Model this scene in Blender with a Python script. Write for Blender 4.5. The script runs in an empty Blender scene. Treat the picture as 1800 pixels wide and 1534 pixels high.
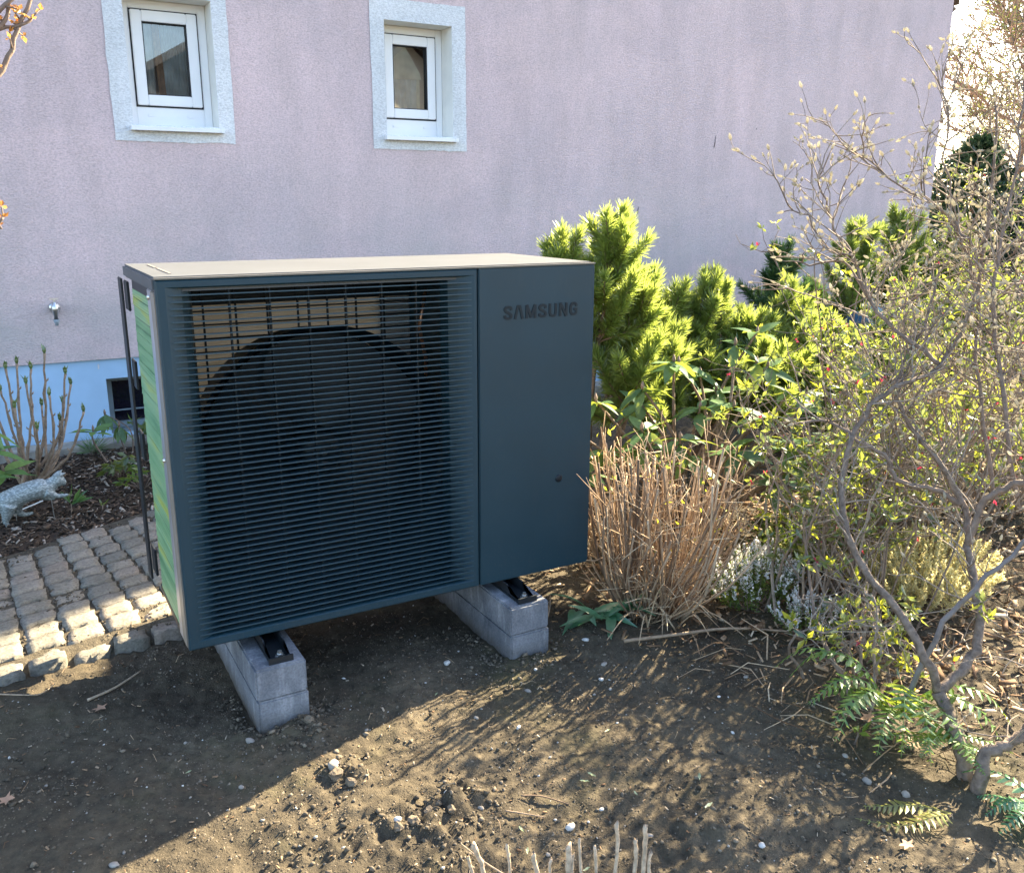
import bpy, bmesh, math, random
import numpy as np
from mathutils import Matrix, Vector

rnd = random.Random(7)
rng = np.random.default_rng(11)
S = bpy.context.scene
COL = S.collection
R = math.radians

# ------------------------------------------------------------------ camera, sky, sun, exposure
CAM = Vector((-0.330, -2.302, 1.374))
cam = bpy.data.cameras.new('camera')
cam.sensor_width = 36.0
cam.sensor_fit = 'HORIZONTAL'
cam.lens = 31.67
cam.clip_start = 0.05
cam.clip_end = 1000
camo = bpy.data.objects.new('camera', cam)
COL.objects.link(camo)
yaw, pitch, roll = R(29.630), R(14.584), R(0.16)
fwd = Vector((math.sin(yaw) * math.cos(pitch), math.cos(yaw) * math.cos(pitch), -math.sin(pitch)))
rt0 = Vector((math.cos(yaw), -math.sin(yaw), 0))
up0 = rt0.cross(fwd)
rt = rt0 * math.cos(roll) + up0 * math.sin(roll)
up = up0 * math.cos(roll) - rt0 * math.sin(roll)
camo.matrix_world = Matrix(((rt.x, up.x, -fwd.x, CAM.x), (rt.y, up.y, -fwd.y, CAM.y), (rt.z, up.z, -fwd.z, CAM.z), (0, 0, 0, 1)))
S.camera = camo

SUN_EL = R(31)
SUN_AZ = math.atan2(0.318, 1.0)            # angle from +x towards +y
sdir = Vector((math.cos(SUN_AZ) * math.cos(SUN_EL), math.sin(SUN_AZ) * math.cos(SUN_EL), math.sin(SUN_EL)))
sun = bpy.data.lights.new('sun', 'SUN')
sun.energy = 5.0
sun.angle = R(0.53)
sun.color = (1.0, 0.83, 0.57)
suno = bpy.data.objects.new('sun', sun)
COL.objects.link(suno)
suno.location = (6, 4, 8)
suno.rotation_euler = (-sdir).to_track_quat('-Z', 'Y').to_euler()

W = bpy.data.worlds.new('World')
S.world = W
W.use_nodes = True
wn = W.node_tree
wn.nodes.clear()
sky = wn.nodes.new('ShaderNodeTexSky')
sky.sky_type = 'NISHITA'
sky.sun_disc = False
sky.sun_elevation = SUN_EL
sky.sun_rotation = math.pi / 2 - SUN_AZ
sky.air_density = 1.0
sky.dust_density = 1.6
sky.ozone_density = 1.0
bg = wn.nodes.new('ShaderNodeBackground')
bg.inputs[1].default_value = 0.086
wo = wn.nodes.new('ShaderNodeOutputWorld')
wn.links.new(sky.outputs[0], bg.inputs[0])
wn.links.new(bg.outputs[0], wo.inputs[0])

S.view_settings.view_transform = 'Standard'
S.view_settings.look = 'None'
S.view_settings.gamma = 1.0
S.view_settings.use_curve_mapping = False
S.view_settings.exposure = 2.98
S.render.engine = 'CYCLES'
S.cycles.max_bounces = 6
S.cycles.diffuse_bounces = 3
S.cycles.transparent_max_bounces = 12
S.cycles.use_denoising = True

# ------------------------------------------------------------------ helpers: materials
def lin(r, g, b):
    def f(c):
        c /= 255.0
        return c / 12.92 if c <= 0.04045 else ((c + 0.055) / 1.055) ** 2.4
    return (f(r), f(g), f(b), 1)

class NT:
    def __init__(s, name):
        s.m = bpy.data.materials.new(name)
        s.m.use_nodes = True
        s.t = s.m.node_tree
        s.t.nodes.clear()
        s.out = s.t.nodes.new('ShaderNodeOutputMaterial')
    def n(s, typ, **kw):
        nd = s.t.nodes.new('ShaderNode' + typ)
        for k, v in kw.items():
            if hasattr(nd, k) and not k.startswith('i_'):
                setattr(nd, k, v)
        return nd
    def l(s, a, b):
        s.t.links.new(a, b)
    def coord(s, scale=(1, 1, 1), kind='Object'):
        tc = s.n('TexCoord')
        mp = s.n('Mapping')
        mp.inputs['Scale'].default_value = scale
        s.l(tc.outputs[kind], mp.inputs[0])
        return mp.outputs[0]
    def noise(s, scale, detail=4, rough=0.55, vec=None, dist=0.0):
        nd = s.n('TexNoise')
        nd.inputs['Scale'].default_value = scale
        nd.inputs['Detail'].default_value = detail
        nd.inputs['Roughness'].default_value = rough
        nd.inputs['Distortion'].default_value = dist
        s.l(vec if vec is not None else s.coord(), nd.inputs['Vector'])
        return nd.outputs['Fac']
    def ramp(s, fac, stops):
        nd = s.n('ValToRGB')
        e = nd.color_ramp.elements
        while len(e) < len(stops):
            e.new(0.5)
        for k, (p, c) in enumerate(stops):
            e[k].position = p
            e[k].color = c if len(c) == 4 else (*c, 1)
        s.l(fac, nd.inputs[0])
        return nd.outputs[0]
    def mix(s, a, b, fac, mode='MIX'):
        nd = s.n('Mix')
        nd.data_type = 'RGBA'
        nd.blend_type = mode
        for sock, v in ((nd.inputs[0], fac), (nd.inputs[6], a), (nd.inputs[7], b)):
            if hasattr(v, 'is_linked'):
                s.l(v, sock)
            else:
                sock.default_value = v if not isinstance(v, tuple) or len(v) == 4 else (*v, 1)
        return nd.outputs[2]
    def bump(s, h, strength, dist=0.01, normal=None):
        nd = s.n('Bump')
        nd.inputs['Strength'].default_value = strength
        nd.inputs['Distance'].default_value = dist
        s.l(h, nd.inputs['Height'])
        if normal is not None:
            s.l(normal, nd.inputs['Normal'])
        return nd.outputs[0]
    def pbr(s, col, rough=0.7, metal=0.0, normal=None, spec=0.5, coat=0.0):
        b = s.n('BsdfPrincipled')
        if hasattr(col, 'is_linked'):
            s.l(col, b.inputs['Base Color'])
        else:
            b.inputs['Base Color'].default_value = col if len(col) == 4 else (*col, 1)
        if hasattr(rough, 'is_linked'):
            s.l(rough, b.inputs['Roughness'])
        else:
            b.inputs['Roughness'].default_value = rough
        b.inputs['Metallic'].default_value = metal
        b.inputs['Specular IOR Level'].default_value = spec
        b.inputs['Coat Weight'].default_value = coat
        if normal is not None:
            s.l(normal, b.inputs['Normal'])
        s.l(b.outputs[0], s.out.inputs[0])
        return b

def simple(name, col, rough=0.6, metal=0.0, var=0.12, scale=30, bump=0.0, spec=0.4):
    t = NT(name)
    f = t.noise(scale)
    c = (*col[:3], 1)
    d = tuple(max(0, x * (1 - var)) for x in col[:3]) + (1,)
    u = tuple(min(1, x * (1 + var)) for x in col[:3]) + (1,)
    cc = t.ramp(f, [(0.3, d), (0.7, u)])
    t.pbr(cc, rough, metal, t.bump(f, bump, 0.01) if bump else None, spec)
    return t.m

def leafy(name, c1, c2, trans, tw=0.45, gloss=0.06, rough=0.35, island=True, nscale=9):
    """foliage: diffuse + translucent + thin gloss, colour varying from leaf to leaf"""
    t = NT(name)
    if island:
        g = t.n('NewGeometry')
        fac = g.outputs['Random Per Island']
    else:
        o = t.n('ObjectInfo')
        fac = o.outputs['Random']
    nz = t.noise(nscale, 2)
    base = t.ramp(fac, [(0.0, c1), (1.0, c2)])
    base = t.mix(base, (0.55, 0.55, 0.5, 1), 0.0)
    mul = t.ramp(nz, [(0.3, (0.7, 0.7, 0.7)), (0.7, (1.15, 1.15, 1.15))])
    base = t.mix(base, mul, 1.0, 'MULTIPLY')
    di = t.n('BsdfDiffuse')
    t.l(base, di.inputs[0])
    tr = t.n('BsdfTranslucent')
    tcol = t.mix(base, (*trans[:3], 1), 0.7)
    t.l(tcol, tr.inputs[0])
    m1 = t.n('MixShader')
    m1.inputs[0].default_value = tw
    t.l(di.outputs[0], m1.inputs[1])
    t.l(tr.outputs[0], m1.inputs[2])
    gl = t.n('BsdfGlossy')
    gl.inputs['Roughness'].default_value = rough
    gl.inputs[0].default_value = (0.9, 0.95, 1, 1)
    m2 = t.n('MixShader')
    m2.inputs[0].default_value = gloss
    t.l(m1.outputs[0], m2.inputs[1])
    t.l(gl.outputs[0], m2.inputs[2])
    t.l(m2.outputs[0], t.out.inputs[0])
    return t.m

# ------------------------------------------------------------------ helpers: meshes and objects
class MB:
    def __init__(s):
        s.V = []
        s.F = []
        s.n = 0
    def add(s, verts, faces):
        o = s.n
        s.V.extend([tuple(v) for v in verts])
        s.F.extend([tuple(i + o for i in f) for f in faces])
        s.n += len(verts)
        return s
    def box(s, x0, y0, z0, x1, y1, z1):
        v = [(x0, y0, z0), (x1, y0, z0), (x1, y1, z0), (x0, y1, z0), (x0, y0, z1), (x1, y0, z1), (x1, y1, z1), (x0, y1, z1)]
        return s.add(v, [(0, 3, 2, 1), (4, 5, 6, 7), (0, 1, 5, 4), (1, 2, 6, 5), (2, 3, 7, 6), (3, 0, 4, 7)])
    def tube(s, pts, rad, n=6, cap=True):
        pts = [Vector(p) for p in pts]
        m = len(pts)
        if not hasattr(rad, '__len__'):
            rad = [rad] * m
        prev = None
        vs = []
        for i, p in enumerate(pts):
            d = (pts[min(i + 1, m - 1)] - pts[max(i - 1, 0)])
            d = d.normalized() if d.length > 1e-9 else Vector((0, 0, 1))
            if prev is None:
                a = Vector((0, 0, 1)) if abs(d.z) < 0.9 else Vector((1, 0, 0))
                u = d.cross(a).normalized()
            else:
                u = (prev - d * prev.dot(d))
                u = u.normalized() if u.length > 1e-6 else d.orthogonal().normalized()
            prev = u
            w = d.cross(u)
            for k in range(n):
                t = 2 * math.pi * k / n
                vs.append(p + (u * math.cos(t) + w * math.sin(t)) * rad[i])
        fs = []
        for i in range(m - 1):
            for k in range(n):
                fs.append((i * n + k, i * n + (k + 1) % n, (i + 1) * n + (k + 1) % n, (i + 1) * n + k))
        if cap:
            fs.append(tuple(range(n - 1, -1, -1)))
            fs.append(tuple(range((m - 1) * n, m * n)))
        return s.add(vs, fs)
    def lathe(s, prof, c, axis='z', n=24):
        vs = []
        for r, h in prof:
            for k in range(n):
                t = 2 * math.pi * k / n
                a, b = r * math.cos(t), r * math.sin(t)
                p = (a, b, h) if axis == 'z' else ((a, h, b) if axis == 'y' else (h, a, b))
                vs.append((p[0] + c[0], p[1] + c[1], p[2] + c[2]))
        fs = []
        for i in range(len(prof) - 1):
            for k in range(n):
                fs.append((i * n + k, i * n + (k + 1) % n, (i + 1) * n + (k + 1) % n, (i + 1) * n + k))
        return s.add(vs, fs)
    def mesh(s, name, mat=None, smooth=False, bevel=0.0):
        me = bpy.data.meshes.new(name)
        me.from_pydata(s.V, [], s.F)
        if bevel > 0:
            bm = bmesh.new()
            bm.from_mesh(me)
            bmesh.ops.recalc_face_normals(bm, faces=bm.faces)
            bmesh.ops.bevel(bm, geom=[e for e in bm.edges if len(e.link_faces) == 2 and e.calc_face_angle(0) > 0.6], offset=bevel, segments=2, affect='EDGES', clamp_overlap=True)
            bm.to_mesh(me)
            bm.free()
        if mat:
            me.materials.append(mat)
        if smooth:
            me.shade_smooth()
        me.update()
        return me

def np_mesh(name, V, F, mat=None, smooth=False):
    """fast mesh from arrays: V (n,3), F (m,k)"""
    V = np.ascontiguousarray(V, dtype=np.float32)
    F = np.ascontiguousarray(F, dtype=np.int32)
    me = bpy.data.meshes.new(name)
    m, k = F.shape
    me.vertices.add(len(V))
    me.vertices.foreach_set('co', V.ravel())
    me.loops.add(m * k)
    me.loops.foreach_set('vertex_index', F.ravel())
    me.polygons.add(m)
    me.polygons.foreach_set('loop_start', np.arange(0, m * k, k, dtype=np.int32))
    me.polygons.foreach_set('loop_total', np.full(m, k, dtype=np.int32))
    me.update(calc_edges=True)
    if smooth:
        me.shade_smooth()
    if mat:
        me.materials.append(mat)
    return me

def tagset(o, label=None, cat=None, group=None, kind=None):
    if label: o['label'] = label
    if cat: o['category'] = cat
    if group: o['group'] = group
    if kind: o['kind'] = kind
    return o

def thing(name, label, cat, loc=(0, 0, 0), group=None):
    o = bpy.data.objects.new(name, None)
    COL.objects.link(o)
    o.location = loc
    o.empty_display_size = 0.05
    return tagset(o, label, cat, group)

def obj(name, me, parent=None, label=None, cat=None, group=None, kind=None, M=None):
    """link a mesh; coordinates (and M) are world ones, whatever the parent"""
    o = bpy.data.objects.new(name, me)
    COL.objects.link(o)
    M = M if M is not None else Matrix.Identity(4)
    if parent is not None:
        o.parent = parent
        pw = Matrix.Translation(parent.location) if parent.parent is None else Matrix.Translation(parent.parent.location) @ parent.matrix_basis
        o.matrix_basis = pw.inverted() @ M
    else:
        o.matrix_basis = M
    return tagset(o, label, cat, group, kind)

# smooth value noise on a plane (for terrain)
_lat = rng.random((256, 256))
def vnoise(x, y):
    x = np.asarray(x, dtype=float); y = np.asarray(y, dtype=float)
    xi = np.floor(x).astype(int); yi = np.floor(y).astype(int)
    fx = x - xi; fy = y - yi
    fx = fx * fx * (3 - 2 * fx); fy = fy * fy * (3 - 2 * fy)
    a = _lat[xi % 256, yi % 256]; b = _lat[(xi + 1) % 256, yi % 256]
    c = _lat[xi % 256, (yi + 1) % 256]; d = _lat[(xi + 1) % 256, (yi + 1) % 256]
    return (a * (1 - fx) + b * fx) * (1 - fy) + (c * (1 - fx) + d * fx) * fy - 0.5

def path_front(x): return 0.525 + 0.20 * (x + 0.32)
def path_back(x):  return 1.545 + 0.52 * (x + 0.36)

MOUNDS = [(0.27, -0.42, 0.05, 0.028), (0.33, -0.66, 0.12, 0.022), (0.24, -0.17, 0.07, 0.022), (0.47, -0.66, 0.08, 0.02), (1.0, -0.14, 0.07, 0.018), (0.12, -0.62, 0.12, 0.012), (0.9, -1.0, 0.15, 0.015)]
def ground_h(x, y):
    x = np.asarray(x, dtype=float); y = np.asarray(y, dtype=float)
    h = 0.030 * vnoise(x * 1.7 + 9, y * 1.7 + 4) + 0.020 * vnoise(x * 5 + 3, y * 5 + 31) + 0.012 * vnoise(x * 13 + 7, y * 13 + 5)
    clod = 0.011 * vnoise(x * 31 + 17, y * 31 + 3) + 0.008 * vnoise(x * 67, y * 67 + 50)
    h = h + clod
    for mx, my, mr, mh in MOUNDS:
        d2 = ((x - mx) ** 2 + (y - my) ** 2) / (mr * mr)
        h = h + mh * np.exp(-d2) * (0.8 + 1.6 * vnoise(x * 45 + 2, y * 45))
    # sunk where the cobbles lie and under the flower bed sheet
    inp = (x < 0.75) & (y > path_front(x) - 0.02) & (y < path_back(x) + 0.02)
    h = np.where(inp, -0.04, h)
    inb = (x < 1.25) & (y >= path_back(x)) & (y < 3.2)
    h = np.where(inb, -0.03, h)
    far = np.clip((np.maximum(np.abs(x - 1.0) - 4.0, np.abs(y) - 3.6)) / 2.0, 0, 1)
    return h * (1 - far)
def gh(x, y): return float(ground_h(x, y))

def smoothpath(pts, sub=4, wob=0.0):
    """Catmull-Rom through the points"""
    P = [Vector(p) for p in pts]
    out = []
    for i in range(len(P) - 1):
        p0, p1, p2, p3 = P[max(i - 1, 0)], P[i], P[i + 1], P[min(i + 2, len(P) - 1)]
        for k in range(sub):
            t = k / sub
            q = 0.5 * ((2 * p1) + (p2 - p0) * t + (2 * p0 - 5 * p1 + 4 * p2 - p3) * t * t + (3 * p1 - p0 - 3 * p2 + p3) * t ** 3)
            if wob and (i or k):
                q = q + Vector((rnd.gauss(0, wob), rnd.gauss(0, wob), rnd.gauss(0, wob)))
            out.append(q)
    out.append(P[-1])
    return out

# ------------------------------------------------------------------ materials
def mat_render(name, col, dark, bscale=84, strength=0.6):
    t = NT(name)
    v = t.coord((1, 1, 1.9))
    grain = t.noise(bscale, 3, 0.6, v, 0.6)
    fine = t.noise(230, 2, 0.5, v)
    big = t.noise(1.3, 5, 0.6)
    stain = t.noise(3.0, 4, 0.6, t.coord((2.2, 1, 0.5)))
    c = t.ramp(big, [(0.3, dark), (0.66, col)])
    pt = t.noise(0.9, 3, 0.5, t.coord((1, 1, 1.3)), 0.8)
    c = t.mix(c, t.ramp(pt, [(0.47, (0.94, 0.95, 0.96)), (0.53, (1.0, 1.0, 1.0))]), 1.0, 'MULTIPLY')
    c = t.mix(c, t.ramp(stain, [(0.35, (0.86, 0.87, 0.86)), (0.62, (1, 1, 1))]), 0.7, 'MULTIPLY')
    c = t.mix(c, t.ramp(grain, [(0.35, (0.72, 0.72, 0.72)), (0.6, (1.05, 1.05, 1.05))]), 0.8, 'MULTIPLY')
    sx = t.n('SeparateXYZ')
    t.l(t.coord(), sx.inputs[0])
    zr = t.n('MapRange')
    zr.inputs[1].default_value, zr.inputs[2].default_value, zr.inputs[3].default_value, zr.inputs[4].default_value = 0.5, 1.7, 1.0, 0.0
    t.l(sx.outputs['Z'], zr.inputs[0])
    gm = t.n('Math')
    gm.operation = 'MULTIPLY'
    t.l(zr.outputs[0], gm.inputs[0])
    t.l(t.ramp(t.noise(1.7, 6, 0.7, t.coord((1, 1, 1.6))), [(0.36, (0, 0, 0)), (0.66, (0.75, 0.75, 0.75))]), gm.inputs[1])
    c = t.mix(c, (0.40, 0.40, 0.38, 1), gm.outputs[0])
    nb = t.bump(grain, strength, 0.012)
    nb = t.bump(fine, 0.3, 0.004, nb)
    t.pbr(c, 0.95, 0, nb, 0.2)
    return t.m

M_wall = mat_render('pink_render', (0.765, 0.59, 0.585), (0.66, 0.53, 0.53))
M_band = mat_render('white_render', (0.80, 0.80, 0.80), (0.70, 0.71, 0.72), 75, 0.5)
M_reveal = simple('smooth_white_plaster', (0.78, 0.76, 0.70), 0.9, 0, 0.05, 12, 0.1)
M_plinth = simple('blue_plinth_paint', (0.33, 0.50, 0.68), 0.75, 0, 0.10, 3.5, 0.05)
M_upvc = simple('white_window_plastic', (0.82, 0.82, 0.82), 0.3, 0, 0.02, 5)
M_seal = simple('black_rubber_seal', (0.012, 0.012, 0.016), 0.6, 0, 0.1, 30)
M_bluegrey = simple('grey_painted_frame', (0.19, 0.25, 0.28), 0.5, 0, 0.08, 9)
M_concrete_edge = simple('weathered_concrete', (0.24, 0.23, 0.20), 0.95, 0, 0.35, 14, 0.5)
M_roof = simple('red_clay_tile', (0.25, 0.10, 0.06), 0.9, 0, 0.3, 8, 0.2)
M_crack = simple('dark_hole', (0.03, 0.03, 0.035), 0.9)

def mat_glass():
    t = NT('window_glass')
    tr = t.n('BsdfTransparent')
    tr.inputs[0].default_value = (0.86, 0.9, 0.9, 1)
    gl = t.n('BsdfGlossy')
    gl.inputs['Roughness'].default_value = 0.01
    fr = t.n('Fresnel')
    fr.inputs[0].default_value = 2.6
    m = t.n('MixShader')
    t.l(fr.outputs[0], m.inputs[0])
    t.l(tr.outputs[0], m.inputs[1])
    t.l(gl.outputs[0], m.inputs[2])
    t.l(m.outputs[0], t.out.inputs[0])
    return t.m
M_glass = mat_glass()
M_curtain = leafy('grey_curtain', (0.74, 0.80, 0.84), (0.82, 0.87, 0.90), (0.5, 0.5, 0.5), 0.08, 0.0)
M_pane_cream = leafy('cream_gable_and_curtain', (0.85, 0.82, 0.72), (0.88, 0.86, 0.76), (0.7, 0.7, 0.6), 0.08, 0.0)
M_pane_brown = simple('brown_reflection_strip', (0.42, 0.24, 0.14), 0.9, 0, 0.3, 25)  # brown strip paints in a warm reflection on the left pane

# heat pump
def mat_case():
    t = NT('anthracite_coat_blue_cast')
    d = t.noise(5, 6, 0.65)
    f = t.noise(420, 2, 0.5)
    k = t.noise(26, 5, 0.7, t.coord((1, 1, 0.35)))
    c = t.ramp(d, [(0.3, (0.0105, 0.037, 0.054)), (0.7, (0.0130, 0.043, 0.062))])  # anthracite tinted teal to hold the blue of sky and lens flare
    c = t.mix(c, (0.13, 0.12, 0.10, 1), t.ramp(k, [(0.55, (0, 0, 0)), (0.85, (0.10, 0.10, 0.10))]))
    sx = t.n('SeparateXYZ')
    t.l(t.coord(), sx.inputs[0])
    zr = t.n('MapRange')
    zr.inputs[1].default_value, zr.inputs[2].default_value, zr.inputs[3].default_value, zr.inputs[4].default_value = 0.22, 0.44, 1.0, 0.0
    t.l(sx.outputs['Z'], zr.inputs[0])
    gm = t.n('Math')
    gm.operation = 'MULTIPLY'
    t.l(zr.outputs[0], gm.inputs[0])
    t.l(t.ramp(t.noise(130, 3, 0.7), [(0.58, (0, 0, 0)), (0.74, (0.35, 0.35, 0.35))]), gm.inputs[1])
    c = t.mix(c, (0.16, 0.135, 0.10, 1), gm.outputs[0])
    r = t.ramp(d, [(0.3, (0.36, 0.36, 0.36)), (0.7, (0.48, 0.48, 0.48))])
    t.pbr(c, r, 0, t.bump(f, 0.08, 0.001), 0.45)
    return t.m
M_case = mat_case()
M_slat = simple('anthracite_slat_blue_cast', (0.026, 0.062, 0.084), 0.35, 0, 0.05, 5, 0.0, 0.5)  # same blue cast mixed into the anthracite slats
M_taupe = simple('lightened_taupe_coat', (0.27, 0.235, 0.195), 0.4, 0, 0.1, 6)  # taupe lightened to hold light reflected from the left
M_top = simple('lightened_lid_coat', (0.095, 0.102, 0.108), 0.5, 0, 0.08, 7)  # same coat as the casing, painted lighter for light grazing the lid
M_alu = simple('bare_aluminium', (0.55, 0.56, 0.60), 0.35, 0.7, 0.12, 9)
M_black = simple('black_plastic', (0.014, 0.018, 0.022), 0.45, 0, 0.1, 20)
M_steel = simple('galvanised_steel', (0.62, 0.62, 0.6), 0.28, 0.9, 0.1, 40)
M_fan = simple('dark_fan_plastic', (0.0035, 0.009, 0.015), 0.5, 0, 0.05, 8)

def mat_fins(name, cols, trans, tw):
    t = NT(name)
    v = t.coord((1.2, 1.2, 14))
    w = t.n('TexWave')
    w.wave_type = 'BANDS'
    w.bands_direction = 'Z'
    w.inputs['Scale'].default_value = 42
    w.inputs['Distortion'].default_value = 1.2
    t.l(t.coord(), w.inputs['Vector'])
    nz = t.noise(1.1, 3, 0.6, v)
    c = t.ramp(nz, cols)
    c = t.mix(c, t.ramp(w.outputs['Fac'], [(0.05, (0.6, 0.66, 0.62)), (0.3, (1, 1, 1))]), 0.7, 'MULTIPLY')
    b = t.n('BsdfPrincipled')
    t.l(c, b.inputs['Base Color'])
    b.inputs['Roughness'].default_value = 0.45
    ln = t.noise(1.0, 3, 0.7, t.coord((0.6, 0.6, 75)))
    c = t.mix(c, t.ramp(ln, [(0.33, (0.35, 0.45, 0.4)), (0.42, (1, 1, 1))]), 0.85, 'MULTIPLY')
    t.l(c, b.inputs['Base Color'])
    t.l(t.bump(ln, 0.5, 0.004), b.inputs['Normal'])
    tr = t.n('BsdfTranslucent')
    t.l(t.mix(c, (*trans, 1), 0.6), tr.inputs[0])
    m = t.n('MixShader')
    m.inputs[0].default_value = tw
    t.l(b.outputs[0], m.inputs[1])
    t.l(tr.outputs[0], m.inputs[2])
    t.l(m.outputs[0], t.out.inputs[0])
    return t.m
M_fin_foliage = mat_fins('painted_foliage_fins', [(0.28, (0.06, 0.22, 0.10)), (0.42, (0.20, 0.42, 0.20)), (0.55, (0.30, 0.52, 0.28)), (0.66, (0.48, 0.55, 0.10)), (0.8, (0.20, 0.42, 0.19))], (0.4, 0.6, 0.3), 0.12)  # greens and yellow paint in the foliage the fins mirror
M_fin_t = mat_fins('tan_fins', [(0.3, (0.33, 0.30, 0.27)), (0.6, (0.44, 0.41, 0.37))], (0.52, 0.51, 0.49), 0.34)  # tan tones varied along the fins, partly translucent

def mat_block():
    t = NT('grey_concrete_block')
    a = t.noise(7, 5, 0.65)
    s = t.noise(9, 4, 0.6, t.coord((3, 3, 0.55)))
    f = t.noise(160, 2, 0.6)
    c = t.ramp(a, [(0.3, (0.11, 0.12, 0.14)), (0.7, (0.25, 0.262, 0.285))])
    c = t.mix(c, t.ramp(s, [(0.50, (1, 1, 1)), (0.70, (1.9, 1.84, 1.75))]), 0.9, 'MULTIPLY')
    c = t.mix(c, t.ramp(f, [(0.35, (0.7, 0.7, 0.7)), (0.6, (1.05, 1.05, 1.05))]), 0.7, 'MULTIPLY')
    sx = t.n('SeparateXYZ')
    t.l(t.coord(), sx.inputs[0])
    zr = t.n('MapRange')
    zr.inputs[1].default_value, zr.inputs[2].default_value, zr.inputs[3].default_value, zr.inputs[4].default_value = -0.01, 0.055, 1.0, 0.0
    t.l(sx.outputs['Z'], zr.inputs[0])
    gm = t.n('Math')
    gm.operation = 'MULTIPLY'
    t.l(zr.outputs[0], gm.inputs[0])
    t.l(t.ramp(t.noise(28, 5, 0.7), [(0.3, (0.3, 0.3, 0.3)), (0.55, (1, 1, 1))]), gm.inputs[1])
    c = t.mix(c, (0.085, 0.072, 0.055, 1), gm.outputs[0])
    t.pbr(c, 0.9, 0, t.bump(f, 0.35, 0.004, t.bump(a, 0.3, 0.015)), 0.25)
    return t.m
M_block = mat_block()

def mat_cobble():
    t = NT('granite_cobble')
    oi = t.n('ObjectInfo')
    c = t.ramp(oi.outputs['Random'], [(0.0, (0.155, 0.15, 0.13)), (0.45, (0.215, 0.198, 0.168)), (0.75, (0.25, 0.228, 0.19)), (1.0, (0.235, 0.20, 0.168))])
    f = t.noise(95, 4, 0.7)
    g = t.noise(14, 4, 0.6)
    c = t.mix(c, t.ramp(f, [(0.33, (0.5, 0.5, 0.5)), (0.6, (1.15, 1.13, 1.1))]), 0.8, 'MULTIPLY')
    c = t.mix(c, t.ramp(g, [(0.35, (0.72, 0.74, 0.7)), (0.65, (1.1, 1.1, 1.1))]), 0.8, 'MULTIPLY')
    t.pbr(c, 0.85, 0, t.bump(f, 0.5, 0.006, t.bump(g, 0.4, 0.02)), 0.3)
    return t.m
M_cobble = mat_cobble()

def mat_soil(name, c0, c1, c2, moss=0.0):
    t = NT(name)
    v = t.coord()
    a = t.noise(2.3, 6, 0.65, v)
    b = t.noise(38, 5, 0.7, v)
    f = t.noise(210, 3, 0.7, v)
    c = t.ramp(a, [(0.32, c0), (0.55, c1), (0.75, c2)])
    c = t.mix(c, t.ramp(b, [(0.3, (0.55, 0.55, 0.55)), (0.65, (1.2, 1.18, 1.15))]), 0.85, 'MULTIPLY')
    sp = t.n('TexVoronoi')
    sp.inputs['Scale'].default_value = 120
    t.l(v, sp.inputs['Vector'])
    c = t.mix(c, (0.42, 0.38, 0.32, 1), t.ramp(sp.outputs['Distance'], [(0.0, (0.35, 0.35, 0.35)), (0.13, (0, 0, 0))]))
    if moss:
        mm = t.noise(1.6, 5, 0.7, t.coord((1, 1, 0)))
        c = t.mix(c, (0.075, 0.085, 0.03, 1), t.ramp(mm, [(0.55, (0, 0, 0)), (0.8, (moss, moss, moss))]))
    nb = t.bump(b, 0.7, 0.012)
    nb = t.bump(f, 0.6, 0.005, nb)
    t.pbr(c, 1.0, 0, nb, 0.15)
    return t.m
M_soil = mat_soil('brown_garden_soil', (0.050, 0.043, 0.032), (0.088, 0.074, 0.052), (0.140, 0.117, 0.082), 0.4)
M_bed = mat_soil('dark_bark_soil', (0.035, 0.028, 0.022), (0.055, 0.042, 0.032), (0.08, 0.06, 0.045))
M_sand = mat_soil('joint_grit', (0.07, 0.06, 0.045), (0.11, 0.095, 0.07), (0.15, 0.13, 0.10), 0.6)

def mat_island(name, stops, rough=0.9):
    t = NT(name)
    g = t.n('NewGeometry')
    c = t.ramp(g.outputs['Random Per Island'], stops)
    f = t.noise(90, 3)
    c = t.mix(c, t.ramp(f, [(0.3, (0.65, 0.65, 0.65)), (0.65, (1.15, 1.15, 1.15))]), 0.8, 'MULTIPLY')
    t.pbr(c, rough, 0, t.bump(f, 0.4, 0.004), 0.25)
    return t.m
M_crumb = mat_island('soil_crumbs', [(0, (0.050, 0.042, 0.031)), (0.6, (0.115, 0.095, 0.068)), (1, (0.21, 0.175, 0.13))], 1.0)
M_grit = mat_island('pale_grit', [(0, (0.22, 0.20, 0.17)), (0.6, (0.42, 0.40, 0.36)), (1, (0.68, 0.67, 0.63))])
M_chip = mat_island('bark_chips', [(0, (0.03, 0.022, 0.016)), (0.55, (0.075, 0.052, 0.035)), (0.85, (0.15, 0.105, 0.07)), (0.94, (0.34, 0.30, 0.25)), (1, (0.4, 0.36, 0.3))])
M_litter = mat_island('dry_litter', [(0, (0.10, 0.055, 0.03)), (0.5, (0.24, 0.155, 0.09)), (0.85, (0.42, 0.31, 0.2)), (1, (0.55, 0.46, 0.34))])
M_stone = simple('pale_field_stone', (0.30, 0.27, 0.23), 0.85, 0, 0.25, 25, 0.3)
M_stone_w = simple('white_quartz_stone', (0.50, 0.49, 0.46), 0.7, 0, 0.15, 25, 0.3)
M_clod = simple('soil_clod', (0.15, 0.12, 0.085), 1.0, 0, 0.3, 60, 0.8)
M_dead = simple('dead_brown_leaf', (0.36, 0.22, 0.14), 0.8, 0, 0.25, 60, 0.1)
M_fresh = leafy('fallen_green_leaf', (0.25, 0.33, 0.16), (0.42, 0.48, 0.28), (0.4, 0.5, 0.2), 0.3, 0.08)

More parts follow.
